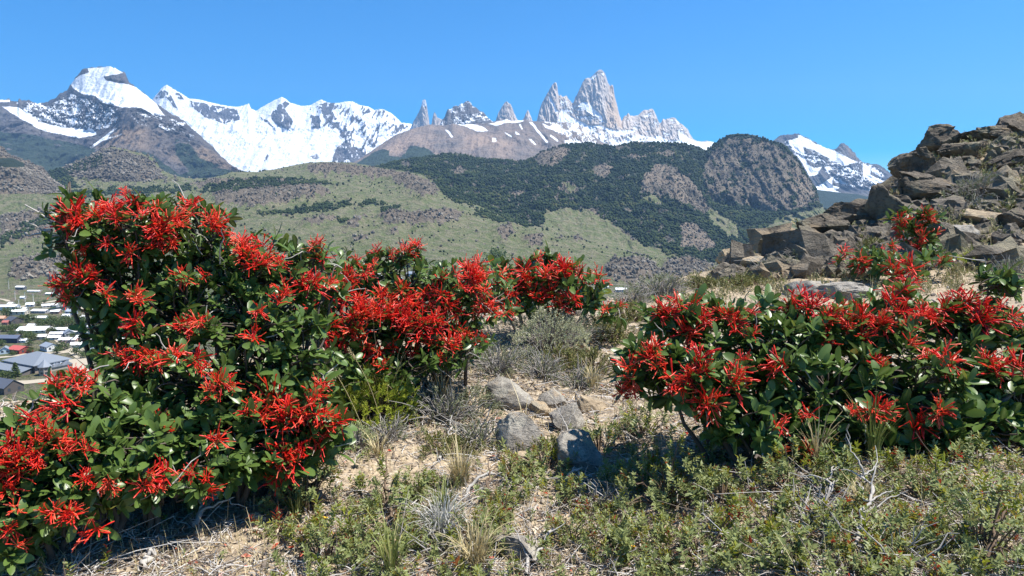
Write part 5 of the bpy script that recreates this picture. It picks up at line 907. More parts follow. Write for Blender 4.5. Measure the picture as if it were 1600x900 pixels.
# ground cover, litter: nobody could count it
def cover_density(x, y):
    bare = polymask(x, y, [(380, 905), (330, 850), (440, 770), (520, 730), (600, 700), (700, 700), (760, 705), (720, 745), (640, 765), (560, 775), (480, 800), (440, 905)], 22) + polymask(x, y, [(190, 905), (200, 850), (330, 815), (420, 800), (420, 905)], 25)
    d = sstep(640, 800, y) * .9 + .12; n = fbm(x / 45, y / 22, 4, .6); return np.clip(d * sstep(-.05, .3, n) * (1 - .93 * np.clip(bare, 0, 1)) * (1 - .75 * (x < 430)), 0, 1)
q = scatter_px(1800, -350, 2000, 640, 925, cover_density); g = ground_many(q); n = len(g); d = unit(np.stack([rs.normal(0, .35, n), rs.normal(0, .35, n), np.ones(n)], -1))
tone = np.clip(.12 * fbm(q[:, 0] / 60, q[:, 1] / 30, 3) + rs.normal(.02, .12, n), -.3, .3) + np.where(rs.rand(n) < .1, .42, 0)
V, Fc, t, md = many(HEATH, tilt_T(d, np.exp(rs.normal(-.15, .25, n)), rs), g - np.array((0, 0, .012)), tone, rs)
tag(link('ground_cover', mesh('ground_cover', V, Fc, m_heath, True, {'tint': t, 'midrib': md * .4})), 'small leafy shoots covering the foreground soil', None, None, 'stuff')
def litter_density(x, y):
    n = fbm(x / 55 + 5, y / 22, 4, .6); bare = polymask(x, y, [(380, 905), (330, 850), (440, 770), (520, 730), (600, 690), (700, 690), (760, 705), (720, 745), (640, 765), (560, 775), (480, 800), (440, 905)], 22)
    return np.clip(sstep(-.35, .3, n) * (1 - .8 * bare) * sstep(470, 600, y), .02, 1)
q = scatter_px(23500, -350, 2000, 470, 915, litter_density); g = ground_many(q); n = len(g); k = 4; s = np.linspace(0, 1, k)[None, :, None]
d = unit(np.stack([rs.normal(size=n), rs.normal(size=n), np.abs(rs.normal(0, .22, n))], -1)); L = np.exp(rs.normal(-2.7, .5, n)).reshape(n, 1, 1)
path = g[:, None] + d[:, None] * s * L + np.cumsum(rs.normal(0, .005, (n, k, 3)), 1) + np.array((0, 0, .006))
V, Fc = tubes(path, np.tile(np.linspace(.0028, .0012, k), (n, 1)) * np.clip(g[:, 1:2] / 3.5, .8, 2), 4)
m = NT('twig_litter'); c = m.ramp(m.attr('tint'), [(0, (.10, .075, .055)), (.3, (.24, .20, .165)), (.6, (.42, .385, .34)), (1, (.62, .59, .55))]); lit = m.done(c, .9, None, .15)
tag(link('twig_litter', mesh('twig_litter', V, Fc, lit, True, {'tint': np.repeat(rs.rand(n), 16)})), 'dry twigs littering the ground', None, None, 'stuff')
q = scatter_px(12500, -350, 2000, 520, 915, litter_density); g = ground_many(q); n = len(g)
T = frames(unit(np.stack([rs.normal(size=n), rs.normal(size=n), rs.normal(0, .3, n)], -1)), unit(np.stack([rs.normal(0, .5, n), rs.normal(0, .5, n), np.ones(n)], -1))) * np.exp(rs.normal(-3.75, .35, n)).reshape(n, 1, 1)
V, Fc = stamp(SM[0], SM[1], T, g + np.array((0, 0, .008)))
m_dry = leafmat('dry_leaf', [(0, (.12, .07, .04)), (.35, (.28, .18, .10)), (.6, (.42, .32, .20)), (.85, (.55, .47, .36)), (.95, (.40, .07, .035)), (1, (.45, .05, .03))], .1, .6, .2)
tag(link('dry_leaf_litter', mesh('dry_leaf_litter', V, Fc, m_dry, True, {'tint': np.repeat(rs.rand(n), len(SM[0])), 'midrib': np.zeros(len(V))})), 'fallen dry leaves and petals on the ground', None, None, 'stuff')
# low scrub and dry cushions between the stones of the ridge
q = scatter_px(7000, 1000, 1640, 190, 470, lambda x, y: np.clip(.2 + fbm(x / 35 + 4, y / 14, 4), 0, 1) * (y > np.interp(x, [1000, 1130, 1200, 1300, 1400, 1450, 1480, 1640], [450, 425, 395, 345, 300, 255, 225, 190]))); g = ground_many(q); ok = (g[:, 1] > 8) & (g[:, 1] < 40); g = g[ok]; n = len(g)
d = unit(np.stack([rs.normal(0, .5, n), rs.normal(0, .5, n), np.ones(n)], -1)); V, Fc, t, md = many(CUSH, tilt_T(d, np.exp(rs.normal(.9, .35, n)) * np.clip(g[:, 1] / 12, .8, 2.2), rs), g - np.array((0, 0, .02)), rs.normal(0, .2, n) + .1, rs)
m_scrub = leafmat('ridge_scrub_leaf', [(0, (.09, .085, .05)), (.35, (.19, .18, .10)), (.6, (.30, .26, .15)), (.85, (.42, .35, .2)), (1, (.2, .23, .06))], .1, .7, .2)
tag(link('ridge_scrub', mesh('ridge_scrub', V, Fc, m_scrub, True, {'tint': t, 'midrib': md * .2})), 'low dry scrub between the stones of the ridge', None, None, 'stuff')
# dry grass blades over the soil
q = scatter_px(12500, -350, 2000, 380, 915, lambda x, y: np.clip(.15 + sstep(-.1, .4, fbm(x / 40, y / 15 + 8, 4)) * .9, 0, 1)); g = ground_many(q); n = len(g); kk = 4; s = np.linspace(0, 1, kk)
a = rs.rand(n) * 6.283; L = np.exp(rs.normal(-2.75, .4, n)) * np.clip(g[:, 1] / 4, 1, 2); ln = rs.uniform(.1, 1.0, n); d = np.stack([np.cos(a), np.sin(a)], -1)
C = g[:, None] + np.stack([d[:, :1] * (L * ln)[:, None] * s ** 1.5, d[:, 1:] * (L * ln)[:, None] * s ** 1.5, (L * (1.1 - .6 * ln))[:, None] * s], -1)
side = np.stack([-d[:, 1], d[:, 0], 0 * a], -1)[:, None] * (np.array((1, .9, .6, .1)) * .0018)[None, :, None] * np.clip(g[:, 1] / 3.5, .8, 3)[:, None, None]
V = np.stack([C - side, C + side], 2).reshape(-1, 3); Fc = (gridfaces(kk, 2)[None] + (np.arange(n) * kk * 2)[:, None, None]).reshape(-1, 4)
tag(link('dry_grass', mesh('dry_grass', V, Fc, m_straw, True, {'tint': np.repeat(rs.rand(n), kk * 2), 'midrib': np.zeros(len(V))})), 'thin dry grass over the hillside', None, None, 'stuff')

# small wild flowers and seed stalks
def petals(n, L, wd, cup, seed):
    r = np.random.RandomState(seed); a = np.arange(n) / n * 6.283 + r.normal(0, .08, n); d = np.stack([np.cos(a), np.sin(a), np.full(n, cup)], -1)
    T = frames(unit(d), np.tile(np.array((0, 0, 1.)), (n, 1))) * L; pr = leaf_proto(wd, .1, .03, (0, .5, 1), (.4, 1, .5)); return stamp(pr[0], pr[1], T, np.zeros((n, 3)))
m_wp = plain('white_petal', (.72, .71, .66), .6, .2, .08); m_yp = plain('yellow_petal', (.72, .42, .03), .6, .2, .12); m_yc = plain('flower_eye', (.55, .36, .04), .8, .1)
def wild_flower(px, py, h, size, mat, label, group=None, seed=0, n=9, cup=.35):
    g = ground_at(px, py); k = g[1] / F; H = h * k; o = empty('wild_flower', g); tag(o, label, 'flower', group); kk = 5; s = np.linspace(0, 1, kk)[:, None]
    path = np.array((0, 0, -.01)) + np.array((.12 * H, -.05 * H, H)) * s + np.array((.06 * H, 0, 0)) * np.sin(np.pi * s); V, Fc = tubes(path[None], np.full((1, kk), .0016 * max(1, g[1] / 3)), 4); link('stem', mesh('stem', V, Fc, m_greeng, True, {'tint': np.full(len(V), .5), 'midrib': np.zeros(len(V))}), o)
    V, Fc = petals(n, size * k / 2, .5, cup, seed); top = path[-1]; hd = link('flower_head', mesh('flower_head', V, Fc, mat, True), o, top, (R(-18), R(12), 0)); e = ico_v * size * k * .13; link('flower_eye', mesh('flower_eye', e, ico_f, m_yc, True), hd, (0, 0, size * k * .06))
W = 'white daisies by the bare patch'
for i, (px, py, h, sz, lb) in enumerate([(814, 712, 22, 11, 'white daisy standing before the left foot of the triangular grey rock'), (722, 572, 26, 9, 'left of the white daisies under the wide firebush'), (748, 574, 24, 9, 'middle of the white daisies under the wide firebush'), (778, 574, 26, 9, 'right of the white daisies under the wide firebush'), (620, 625, 22, 9, 'white daisy at the right side of the yellow green shrub'), (745, 602, 20, 8, 'low white daisy above the grey green dry shrub')]): wild_flower(px, py, h, sz, m_wp, lb, W, i)
for i, (px, py, h, sz, lb) in enumerate([(506, 832, 26, 12, 'yellow flower in the dwarf shrub beside the sandy soil'), (470, 862, 22, 12, 'orange yellow flower low in the same dwarf shrub, nearer the viewer'), (985, 878, 28, 12, 'yellow flower in the dwarf shrub right of the flat pale rock'), (1392, 895, 24, 9, 'pale yellow flower near the bottom among grey litter')]): wild_flower(px, py, h, sz, m_yp, lb, None, 20 + i, 6, .8)
def seed_stalk(px, py, tx, ty, label, seed):
    r = np.random.RandomState(seed); g = ground_at(px, py); t = P(tx, ty, g[1] - .02); kk = 8; s = np.linspace(0, 1, kk)[:, None]; path = (t - g) * s + np.array((.02, 0, .03)) * np.sin(np.pi * s); V, Fc = tubes(path[None], np.linspace(.002, .0011, kk)[None], 4)
    n = 60; q = r.rand(n); b0 = path[-1] * 1 - (path[-1] - path[-2]) * (q * 1.1)[:, None]; d = unit((path[-1] - path[-2])[None] / np.linalg.norm(path[-1] - path[-2]) + .5 * r.normal(size=(n, 3))); V2, F2 = stamp(SM[0], SM[1], frames(d, unit(r.normal(size=(n, 3)))) * r.uniform(.01, .018, n)[:, None, None], b0)
    o = empty('seed_stalk', g); tag(o, label, 'grass stalk'); z = lambda v: {'tint': np.full(len(v), .55), 'midrib': np.zeros(len(v))}; link('stalk', mesh('stalk', V, Fc, m_straw, True, z(V)), o); link('seed_head', mesh('seed_head', V2, F2, m_straw, True, z(V2)), o)
seed_stalk(305, 800, 270, 694, 'left of two tall grass stalks with pale seed heads by the bleached dead branch', 1); seed_stalk(310, 800, 296, 690, 'right of two tall grass stalks with pale seed heads by the bleached dead branch', 2)
seed_stalk(575, 690, 484, 528, 'long bare stalk leaning left across the gap before the wide firebush', 3); seed_stalk(600, 680, 545, 545, 'long stalk standing over the yellow green shrub', 4); seed_stalk(735, 590, 722, 495, 'thin stalk rising before the right end of the wide firebush', 5)
# ------------------------------------------------------------------ the town in the valley
_V = MID[0]
def town_at(px, py):
    """where a pixel meets the valley floor"""
    D = np.linspace(420, 3200, 2800); p = P(px, py, D)
    prof = np.interp(D, [370, 580, 905, 1500, 1950, 2500], [P(px, 760, 370)[2], P(px, 610, 580)[2], P(px, 511, 905)[2], P(px, np.interp(px, [-260, 0, 400, 800, 1120, 1480], [437, 437, 428, 430, 442, 479]), 1500)[2], P(px, np.interp(px, [-260, 0, 200, 400, 600, 800, 1000, 1120, 1480], [392, 392, 385, 372, 372, 395, 414, 432, 474]), 1950)[2], P(px, 345, 2500)[2]])
    k = np.argmax(p[:, 2] <= prof); return np.array((p[k, 0], p[k, 1], prof[k]))
_mats = {}
def flat(col, rough=.6, spec=.3):
    key = (col, rough)
    if key not in _mats: _mats[key] = plain('painted_surface', col, rough, spec, .12, .8)
    return _mats[key]
WHITE = (.72, .72, .70); CREAM = (.58, .52, .42); DARKW = (.10, .085, .075); GLASS = flat((.05, .06, .075), .15, .6)
def box(x0, x1, y0, y1, z0, z1):
    v = np.array([(x, y, z) for z in (z0, z1) for x, y in ((x0, y0), (x1, y0), (x1, y1), (x0, y1))], float)
    return v, np.array([(3, 2, 1, 0), (4, 5, 6, 7), (0, 1, 5, 4), (1, 2, 6, 5), (2, 3, 7, 6), (3, 0, 4, 7)])
def gable(l, w_, z, rise, over=.6, th=.3):
    """roof slab pair along x, with thickness and overhang"""
    x = l / 2 + over; y = w_ / 2 + over; d = rise * over / (w_ / 2); v = []
    for zz in (0, -th): v += [(-x, -y, z - d + zz), (x, -y, z - d + zz), (-x, 0, z + rise + zz), (x, 0, z + rise + zz), (-x, y, z - d + zz), (x, y, z - d + zz)]
    f_ = [(0, 1, 3, 2), (2, 3, 5, 4), (7, 6, 8, 9), (9, 8, 10, 11), (1, 0, 6, 7), (4, 5, 11, 10), (0, 2, 8, 6), (2, 4, 10, 8), (3, 1, 7, 9), (5, 3, 9, 11)]
    return np.array(v, float), np.array(f_)
def walls_gable(l, w_, z, rise):
    x, y = l / 2, w_ / 2; v = [(-x, -y, -3), (x, -y, -3), (x, y, -3), (-x, y, -3), (-x, -y, z), (x, -y, z), (x, y, z), (-x, y, z), (-x, 0, z + rise - .32), (x, 0, z + rise - .32)]
    return np.array(v, float), [np.array([(0, 1, 5, 4), (2, 3, 7, 6)]), np.array([(1, 2, 6, 9, 5), (3, 0, 4, 8, 7)])]
def house(px, py, wpx, label, wall, roof, yaw=0, ratio=.7, h=3.0, rise=2.4, nwin=3, group='houses of the valley town', name='house'):
    g = town_at(px, py); k = g[1] / F; L = wpx * k * .92; W_ = L * ratio; h = min(h, L * .45); rise = min(rise, W_ * .35)
    root = empty(name, g, R(yaw)); tag(root, label, 'house' if name == 'house' else 'building', group)
    v, f_ = walls_gable(L, W_, h, rise); link('wall', mesh('wall', v, f_, flat(wall, .8)), root)
    v, f_ = gable(L, W_, h + .05, rise); link('roof', mesh('roof', v, f_, flat(roof, .65)), root)
    for i in range(nwin):
        x = (i + .5) / nwin * L - L / 2; s = min(1.0, L / nwin * .28); v, f_ = box(x - s, x + s, -W_ / 2 - .06, -W_ / 2 + .1, h * .35, h * .8); link('window', mesh('window', v, f_, GLASS), root)
    s = min(1.1, W_ * .14)
    for sy in (-.25, .25):
        v, f_ = box(L / 2 - .1, L / 2 + .06, sy * W_ - s, sy * W_ + s, h * .35, h * .8); link('window', mesh('window', v, f_, GLASS), root)
    return root
WR = (.74, .74, .73); GR = (.22, .25, .29)
hl = [(32, 551, 30, 'red roofed house just behind the large grey hall', (.24, .05, .04), (.40, .09, .075), -20, .8, 5, 3, 3), (78, 547, 28, 'white gabled house behind the right half of the large grey hall', WHITE, GR, -35, .7, 5.5, 3, 3), (14, 535, 42, 'long dark blue roofed building at the left edge of the town', (.04, .045, .08), (.10, .12, .17), -4, .35, 6, 3, 5), (55, 519, 46, 'wide pale roofed house in the middle of the town', CREAM, WR, 8, .6, 4, 3.5, 5), (22, 505, 24, 'dark wooden chalet left of the wide pale roofed house', DARKW, (.07, .075, .09), -30, .8, 5, 4.5, 3), (30, 492, 26, 'cream walled house with a white roof above the dark chalet', CREAM, WR, 6, .5, 6, 2, 3), (10, 484, 36, 'big white building at the left edge of the town', (.55, .58, .62), WR, 10, .5, 6, 2, 5), (64, 489, 26, 'low white roofed house with grey walls in the middle distance', (.30, .30, .31), WR, -5, .5, 4, 2, 3), (108, 505, 16, 'small house with a terracotta roof among the trees', (.4, .2, .15), (.50, .21, .16), 15, .7, 3, 3, 2), (36, 467, 7, 'tiny white shed on the field', WHITE, WR, 0, .7, 5, 2, 1), (33, 453, 16, 'white roofed shed at the far side of the field', (.16, .16, .17), WR, -8, .4, 6, 2, 2), (54, 457, 22, 'left of the two long low white sheds on the field', CREAM, WR, -6, .25, 3, 1.5, 3), (82, 461, 22, 'right of the two long low white sheds on the field', CREAM, WR, -6, .25, 3, 1.5, 3), (95, 454, 16, 'dark house beside the firebush, beyond the field', (.12, .12, .13), (.10, .11, .14), -10, .6, 6, 4, 2), (120, 472, 20, 'slate roofed house by the road next to the field', (.30, .31, .33), (.19, .22, .27), -25, .7, 5, 4, 3), (62, 499, 24, 'low house with pale green walls before the row of trees', (.35, .45, .36), WR, 4, .4, 3, 2, 3), (96, 518, 24, 'topmost of the stepped white roofs right of the town centre', (.5, .5, .5), WR, 5, .4, 3.5, 2, 3), (90, 525, 22, 'second of the stepped white roofs right of the town centre', (.45, .45, .46), WR, 5, .4, 3.5, 2, 3), (86, 531, 20, 'third of the stepped white roofs right of the town centre', (.5, .48, .44), WR, 5, .4, 3.5, 2, 3), (108, 525, 18, 'grey gabled house beside the stepped white roofs', (.33, .35, .38), GR, -50, .8, 5, 4, 2), (108, 535, 28, 'white roofed house with pink walls below the stepped roofs', (.50, .30, .27), WR, 3, .5, 4, 2, 4), (88, 490, 15, 'small white house with brown walls beyond the trees', (.36, .22, .15), WR, 0, .6, 4, 3, 2), (112, 491, 16, 'blue grey house next to the trees under the firebush', (.27, .33, .40), (.33, .37, .42), -20, .7, 5, 3, 2), (38, 535, 10, 'tiny white hut behind the red roofed house', WHITE, WR, 0, .8, 4, 2, 1), (9, 552, 16, 'pale blue gabled house left of the red roofed house', (.50, .58, .62), (.20, .22, .25), -60, .9, 6, 4, 2), (3, 502, 14, 'orange walled house at the left edge', (.50, .24, .13), (.52, .30, .2), 0, .7, 5, 3, 1), (10, 507, 10, 'pink walled house beside the orange one', (.50, .20, .15), (.35, .12, .1), 0, .8, 5, 3, 1), (164, 551, 40, 'long cream walled building with a slate roof under the firebush leaves', CREAM, (.24, .28, .33), -8, .4, 5, 4, 5), (12, 612, 40, 'dark slate roofed house in front of the large grey hall', DARKW, (.085, .095, .12), -25, .8, 6, 6, 3), (-8, 612, 20, 'white gabled house at the lower left edge', WHITE, GR, 40, .7, 6, 5, 2),
  (945, 452, 11, 'small white house on the meadow right of the back firebush', WHITE, WR, 0, .6, 6, 3, 2), (936, 458, 18, 'long white house on the meadow touching the back firebush', WHITE, WR, 0, .4, 6, 3, 3), (970, 457, 18, 'white roofed grey house on the meadow near the crest', (.3, .3, .32), WR, 0, .5, 6, 3, 3), (600, 434, 20, 'white roofed house seen between the wide firebush leaves', (.4, .4, .42), WR, 5, .5, 6, 3, 3), (618, 440, 22, 'white house left of the upright firebush stem', WHITE, WR, -10, .5, 6, 3, 3), (645, 432, 18, 'grey roofed house right of the upright firebush stem', (.45, .44, .42), GR, -20, .7, 7, 4, 2), (682, 436, 20, 'white house showing above the wide firebush', WHITE, (.4, .43, .47), 10, .6, 6, 3, 3), (205, 472, 30, 'white roofed house seen through the tallest firebush', WHITE, WR, 0, .5, 5, 3, 3), (205, 538, 40, 'cream roofed house seen through the gap in the tallest firebush', CREAM, (.6, .57, .5), 5, .5, 5, 3, 4), (270, 476, 30, 'grey white house seen behind the tallest firebush', (.5, .5, .52), WR, 0, .5, 6, 3, 3)]
for a in hl: house(a[0], a[1], a[2], a[3], a[4], a[5], a[6], a[7], a[8], a[9], a[10])
pale = 'small pale house among the scattered houses of the valley town'
for i, (px, py, wp) in enumerate([(48, 479, 12), (72, 481, 11), (86, 480, 12), (102, 484, 11), (50, 513, 12), (66, 530, 14), (122, 522, 15), (128, 532, 16), (136, 524, 14), (142, 514, 13), (132, 499, 12), (150, 506, 13), (120, 543, 16), (18, 478, 11), (146, 534, 15), (160, 526, 15), (176, 516, 14), (150, 488, 12), (170, 496, 13), (190, 506, 14), (104, 497, 11), (40, 486, 10)]):
    house(px, py, wp, pale, [WHITE, CREAM, (.45, .45, .46), (.5, .42, .34)][i % 4], [WR, (.55, .56, .57), (.62, .6, .55), WR][(i * 3) % 4], rnd.uniform(-50, 40), .65, 4, 3, 2, 'small pale houses of the town')
# the large hall: main block with a broad hipped roof, low wing, corner tower
g0 = town_at(52, 586); hall = empty('hall', g0, R(0)); tag(hall, 'large grey roofed hall with a corner tower in the valley town', 'building')
a1 = (town_at(2, 576) - g0)[:2]; a2 = (town_at(112, 573) - g0)[:2]; a1u, a2u = a1 / np.linalg.norm(a1), a2 / np.linalg.norm(a2); L1, L2 = np.linalg.norm(a1), np.linalg.norm(a2)
def hp(s, t, z): q = a1u * s + a2u * t; return (q[0], q[1], z)
def prism(s0, s1, t0, t1, z0, z1): 
    v = [hp(s, t, z) for z in (z0, z1) for s, t in ((s0, t0), (s0, t1), (s1, t1), (s1, t0))]; return np.array(v), np.array([(3, 2, 1, 0), (4, 5, 6, 7), (0, 1, 5, 4), (1, 2, 6, 5), (2, 3, 7, 6), (3, 0, 4, 7)])
brick = flat((.27, .225, .185), .85); slate = flat((.17, .19, .215), .6); whitef = flat(WHITE, .6)
v, f_ = prism(4, L1, 4, L2, -3, 7.5); link('wall', mesh('wall', v, f_, brick), hall)
v = [hp(s, t, 8.1) for s, t in ((1.5, 1.5), (1.5, L2 + 2), (L1 + 2, L2 + 2), (L1 + 2, 1.5))] + [hp(s, t, 7.5) for s, t in ((1.5, 1.5), (1.5, L2 + 2), (L1 + 2, L2 + 2), (L1 + 2, 1.5))] + [hp(L1 * .42, L2 * .62, 15.5), hp(L1 * .6, L2 * .62, 15.5)]
link('roof', mesh('roof', np.array(v), [np.array([(1, 2, 9, 8), (3, 0, 8, 9), (0, 1, 5, 4), (1, 2, 6, 5), (2, 3, 7, 6), (3, 0, 4, 7), (4, 5, 6, 7)]), np.array([(0, 1, 8), (2, 3, 9)])], slate), hall)
for s0, s1, t0, t1, nm, mt in ((2.2, 3.8, 8, L2 - 1, 'fascia', whitef), (6, L1 - 2, 2.2, 3.8, 'fascia', flat((.2, .22, .26), .6))):
    v, f_ = prism(s0, s1, t0, t1, 5.2, 7.45); link(nm, mesh(nm, v, f_, mt), hall)
for i in range(4):
    t0 = 10 + i * (L2 - 12) / 4; v, f_ = prism(2.05, 2.25, t0, t0 + (L2 - 12) / 5.5, 5.7, 7.0); link('window', mesh('window', v, f_, GLASS), hall)
for i in range(7):
    s0 = 8 + i * (L1 - 12) / 7; v, f_ = prism(s0, s0 + 3.8, 2.05, 2.25, 5.7, 7.0); link('window', mesh('window', v, f_, GLASS), hall)
# lower wing to the left, with its own lean roof
v, f_ = prism(5, L1 + 4, -9, 2, -3, 3.6); link('wing_wall', mesh('wing_wall', v, f_, flat((.15, .13, .115), .85)), hall)
v = np.array([hp(4, -10, 3.5), hp(L1 + 5, -10, 3.5), hp(L1 + 5, 2.1, 6.3), hp(4, 2.1, 6.3), hp(4, -10, 3.2), hp(L1 + 5, -10, 3.2), hp(L1 + 5, 2.1, 6.0), hp(4, 2.1, 6.0)]); link('wing_roof', mesh('wing_roof', v, np.array([(0, 3, 2, 1), (4, 5, 6, 7), (0, 1, 5, 4), (1, 2, 6, 5), (2, 3, 7, 6), (3, 0, 4, 7)]), slate), hall)
v, f_ = prism(-2, 4, 9, L2, -3, 3.8); link('arcade_wall', mesh('arcade_wall', v, f_, flat((.36, .31, .25), .85)), hall)
for i in range(3):
    t0 = 10 + i * (L2 - 10) / 3; w3 = (L2 - 10) / 3; v = np.array([hp(-3, t0, 3.6), hp(-3, t0 + w3, 3.6), hp(-3, t0 + w3 / 2, 7), hp(2.2, t0, 3.6), hp(2.2, t0 + w3, 3.6), hp(2.2, t0 + w3 / 2, 7)])
    link('dormer_roof', mesh('dormer_roof', v, [np.array([(0, 2, 5, 3), (2, 1, 4, 5), (0, 3, 4, 1)]), np.array([(0, 1, 2), (3, 5, 4)])], flat((.19, .21, .24), .6)), hall)
TC = town_at(71, 586) - g0; n8 = 8; th = np.arange(n8) / n8 * 6.283 + .39; ring = lambda r_, z: [(TC[0] + r_ * math.cos(a), TC[1] + r_ * math.sin(a), z) for a in th]
v = np.array(ring(5.3, -3) + ring(5.3, 8.6)); i8 = np.arange(n8); tw = link('tower_wall', mesh('tower_wall', v, np.stack([i8, (i8 + 1) % n8, (i8 + 1) % n8 + n8, i8 + n8], -1), flat((.36, .30, .24), .85)), hall)
v = np.array(ring(6.3, 8.3) + [(TC[0], TC[1], 15.2)]); link('tower_roof', mesh('tower_roof', v, [np.stack([i8, (i8 + 1) % n8, np.full(n8, n8)], -1), i8[::-1][None]], flat((.19, .215, .25), .6)), hall)
for a in th[[3, 4, 5, 6]]:
    am = a + math.pi / n8; c_, s_ = math.cos(am), math.sin(am)
    for z0 in (1.6, 5.2):
        o_ = np.array((TC[0] + 4.9 * c_, TC[1] + 4.9 * s_, 0)); e = np.array((-s_, c_, 0)); n_ = np.array((c_, s_, 0)); v = np.array([o_ + e * x + n_ * y + np.array((0, 0, z)) for z in (z0, z0 + 2) for x, y in ((-1.1, -.2), (1.1, -.2), (1.1, .1), (-1.1, .1))]); link('window', mesh('window', v, box(0, 1, 0, 1, 0, 1)[1], GLASS), hall)
# trees of the town
m_town = leafmat('town_tree_leaf', [(0, (.03, .05, .018)), (.5, (.06, .09, .03)), (1, (.12, .14, .05))], .2, .6, .2)
def town_tree_mesh(seed, conif=False):
    r = np.random.RandomState(seed); n = 420; d = unit(r.normal(size=(n, 3))); q = r.rand(n) ** .4
    lob = 1 + .3 * np.sin(d[:, 0] * 4 + seed) * np.cos(d[:, 1] * 5) + .2 * np.sin(d[:, 2] * 6 + seed)
    p = d * (q * lob)[:, None] * np.array((.5, .5, .5)) + np.array((0, 0, .58))
    if conif: z = r.rand(n); rr = (1 - z) * .33 * np.sqrt(r.rand(n)) + .02; a = r.rand(n) * 6.28; p = np.stack([rr * np.cos(a), rr * np.sin(a), .1 + .9 * z], -1)
    T = rot3(n, r) * r.uniform(.08, .15, n)[:, None, None]; V, Fc = stamp(SM[0] * np.array((1, 2, 1)), SM[1], T, p); return mesh('crown', V, Fc, m_town, False, {'tint': np.repeat(r.rand(n), len(SM[0])), 'midrib': np.zeros(len(V))})
TT = [town_tree_mesh(i) for i in range(3)] + [town_tree_mesh(9, True)]
vt, ft = tubes(np.array([[(0, 0, -.05), (.01, 0, .15), (0, .01, .3), (.02, 0, .55)]]), np.array([[.05, .04, .03, .012]]), 6); TRK = mesh('trunk', vt, ft, m_stem, True)
for i, (px, py, hp_, c_, lb) in enumerate([(70, 512, 14, 0, 0), (80, 510, 16, 0, 0), (88, 512, 15, 0, 0), (96, 514, 16, 0, 0), (60, 508, 11, 0, 0), (102, 506, 14, 0, 0), (112, 508, 14, 0, 0), (120, 512, 18, 0, 0), (130, 512, 18, 0, 0), (42, 534, 14, 0, 'round tree right of the long dark blue roofed building'), (52, 532, 12, 0, 'round tree behind the white gabled house'), (97, 548, 15, 0, 'dark tree right of the white gabled house'), (10, 494, 14, 0, 'tree before the big white building'), (18, 518, 12, 0, 'tree between the chalet and the dark blue roofed building'), (28, 517, 11, 0, 'second tree between the chalet and the dark blue roof'), (44, 504, 13, 3, 'pointed tree right of the dark wooden chalet'), (25, 589, 22, 3, 'pointed conifer in front of the large grey hall'), (12, 592, 12, 0, 'low tree left of the pointed conifer'), (2, 594, 15, 0, 'yellowish tree at the left edge below the hall'), (48, 552, 10, 0, 'bush between the red roofed and white gabled houses'), (120, 555, 14, 0, 'tree under the firebush leaves right of the hall'), (140, 550, 14, 0, 'tree beside the long cream walled building'), (112, 588, 10, 0, 'small bush at the right corner of the hall'), (84, 520, 9, 0, 'small tree left of the stepped white roofs'), (660, 425, 22, 0, 'grey green tree behind the wide firebush'), (775, 418, 30, 0, 'broad dark tree above the wide firebush'), (640, 418, 20, 0, 'pale tree beside the upright firebush stem'), (690, 424, 18, 0, 'low tree right of the houses behind the firebush')]):
    g = town_at(px, py); H = hp_ * g[1] / F; r_ = empty('tree', g, rnd.random() * 6); r_.scale = (H * (1.35 if px > 600 else 1.15), H * 1.15, H)
    tag(r_, lb or 'green tree in the row of trees below the low white houses', 'tree', 'trees of the valley town' if lb else 'row of trees in the town'); link('crown', TT[3 if c_ == 3 else i % 3], r_); link('trunk', TRK, r_)
for i, (px, py, hp_) in enumerate([(36, 500, 9), (52, 500, 8), (64, 516, 9), (78, 520, 8), (20, 526, 10), (34, 524, 9), (46, 526, 9), (72, 536, 8), (90, 552, 10), (104, 546, 9), (114, 530, 10), (126, 542, 11), (134, 510, 12), (144, 524, 11), (116, 492, 9), (98, 476, 7), (60, 478, 7), (26, 488, 8), (6, 518, 10), (3, 540, 9), (20, 556, 8), (130, 560, 10), (150, 545, 11), (155, 515, 11), (168, 507, 11), (182, 520, 12), (46, 540, 8), (8, 571, 8), (84, 487, 8), (70, 474, 6)]):
    g = town_at(px, py); H = hp_ * g[1] / F; r_ = empty('bush', g, rnd.random() * 6); r_.scale = (H * 1.5, H * 1.3, H); tag(r_, 'low green bush between the houses of the valley town', 'bush', 'bushes between the houses'); link('crown', TT[i % 3], r_); link('trunk', TRK, r_)
# lamp posts round the sports field
pole_m = flat((.62, .60, .54), .5)
for px, py, hh in ((14, 452, 13), (24, 469, 14), (39.5, 472, 15), (52.5, 475, 15), (77, 453, 13), (30, 482, 13)):
    g = town_at(px, py); H = hh * g[1] / F; v, f_ = tubes(np.array([[(0, 0, -1), (0, 0, H * .5), (0, 0, H)]]), np.array([[.45, .4, .32]]), 6); o = empty('lamp_post', g)
    tag(o, 'tall pale lamp post at the sports field', 'lamp post', 'lamp posts round the field'); link('post', mesh('post', v, f_, pole_m, True), o); v, f_ = box(-.9, .9, -.3, .3, H - .2, H + .6); link('lamp', mesh('lamp', v, f_, pole_m), o)
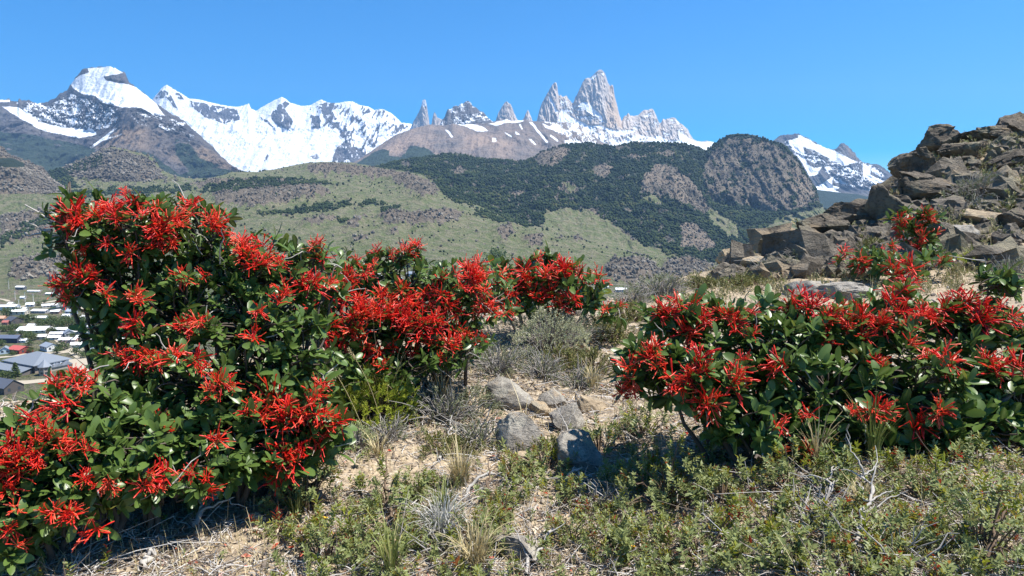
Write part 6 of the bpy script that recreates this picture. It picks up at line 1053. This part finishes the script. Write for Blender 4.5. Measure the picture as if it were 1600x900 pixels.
# roads
m = NT('dirt_road'); c = m.mix(m.noise(m.pos(), .2, 4), (.30, .26, .20), (.40, .35, .27)); roadm = m.done(c, .95, None, .1)
def road(name, pts, wd):
    q = np.array([town_at(*a) for a in pts]); t = np.linspace(0, len(q) - 1, 14); c_ = np.stack([np.interp(t, np.arange(len(q)), q[:, j]) for j in range(3)], -1); d = unit(np.gradient(c_, axis=0) * (1, 1, 0)); s = np.stack([-d[:, 1], d[:, 0], 0 * t], -1) * wd / 2
    V = np.stack([c_ - s, c_ + s], 1).reshape(-1, 3) + np.array((0, 0, .4)); tag(link(name, mesh(name, V, gridfaces(14, 2), roadm)), None, None, None, 'structure')
road('field_road', [(-30, 484), (29, 480), (70, 473), (101, 468), (150, 462)], 14); road('side_road', [(-20, 466), (8, 468), (24, 474), (30, 480)], 10); road('town_street', [(92, 474), (115, 478), (140, 484), (180, 492)], 11); road('hall_street', [(110, 562), (128, 578), (150, 596), (175, 612)], 10); road('middle_street', [(50, 527), (80, 522), (110, 548), (140, 570)], 8); road('front_yard', [(-10, 600), (40, 598), (80, 594), (130, 584)], 16); road('car_park', [(88, 552), (118, 548), (140, 545)], 16); road('back_street', [(-10, 560), (20, 557), (45, 553), (88, 552)], 9); road('lower_lane', [(70, 508), (100, 520), (130, 536)], 7)
# ------------------------------------------------------------------ the air
hm = bpy.data.materials.new('air'); hm.use_nodes = True; t = hm.node_tree
for x in list(t.nodes):
    if x.type != 'OUTPUT_MATERIAL': t.nodes.remove(x)
pv = t.nodes.new('ShaderNodeVolumePrincipled'); pv.inputs['Color'].default_value = (.34, .60, 1.0, 1); pv.inputs['Density'].default_value = HAZE; pv.inputs['Anisotropy'].default_value = .2
t.links.new(pv.outputs[0], [x for x in t.nodes if x.type == 'OUTPUT_MATERIAL'][0].inputs['Volume'])
zs = [float(np.min([(o.matrix_basis @ __import__('mathutils').Vector(c))[2] for c in o.bound_box])) for o in bpy.data.objects if o.type == 'MESH' and o.get('kind') == 'structure']
v, f_ = box(-26000, 26000, -3000, 20000, min(zs) - 1, 3600); hz = link('haze', mesh('haze', v, f_, hm)); tag(hz, 'clear bluish mountain air', None, None, 'stuff')
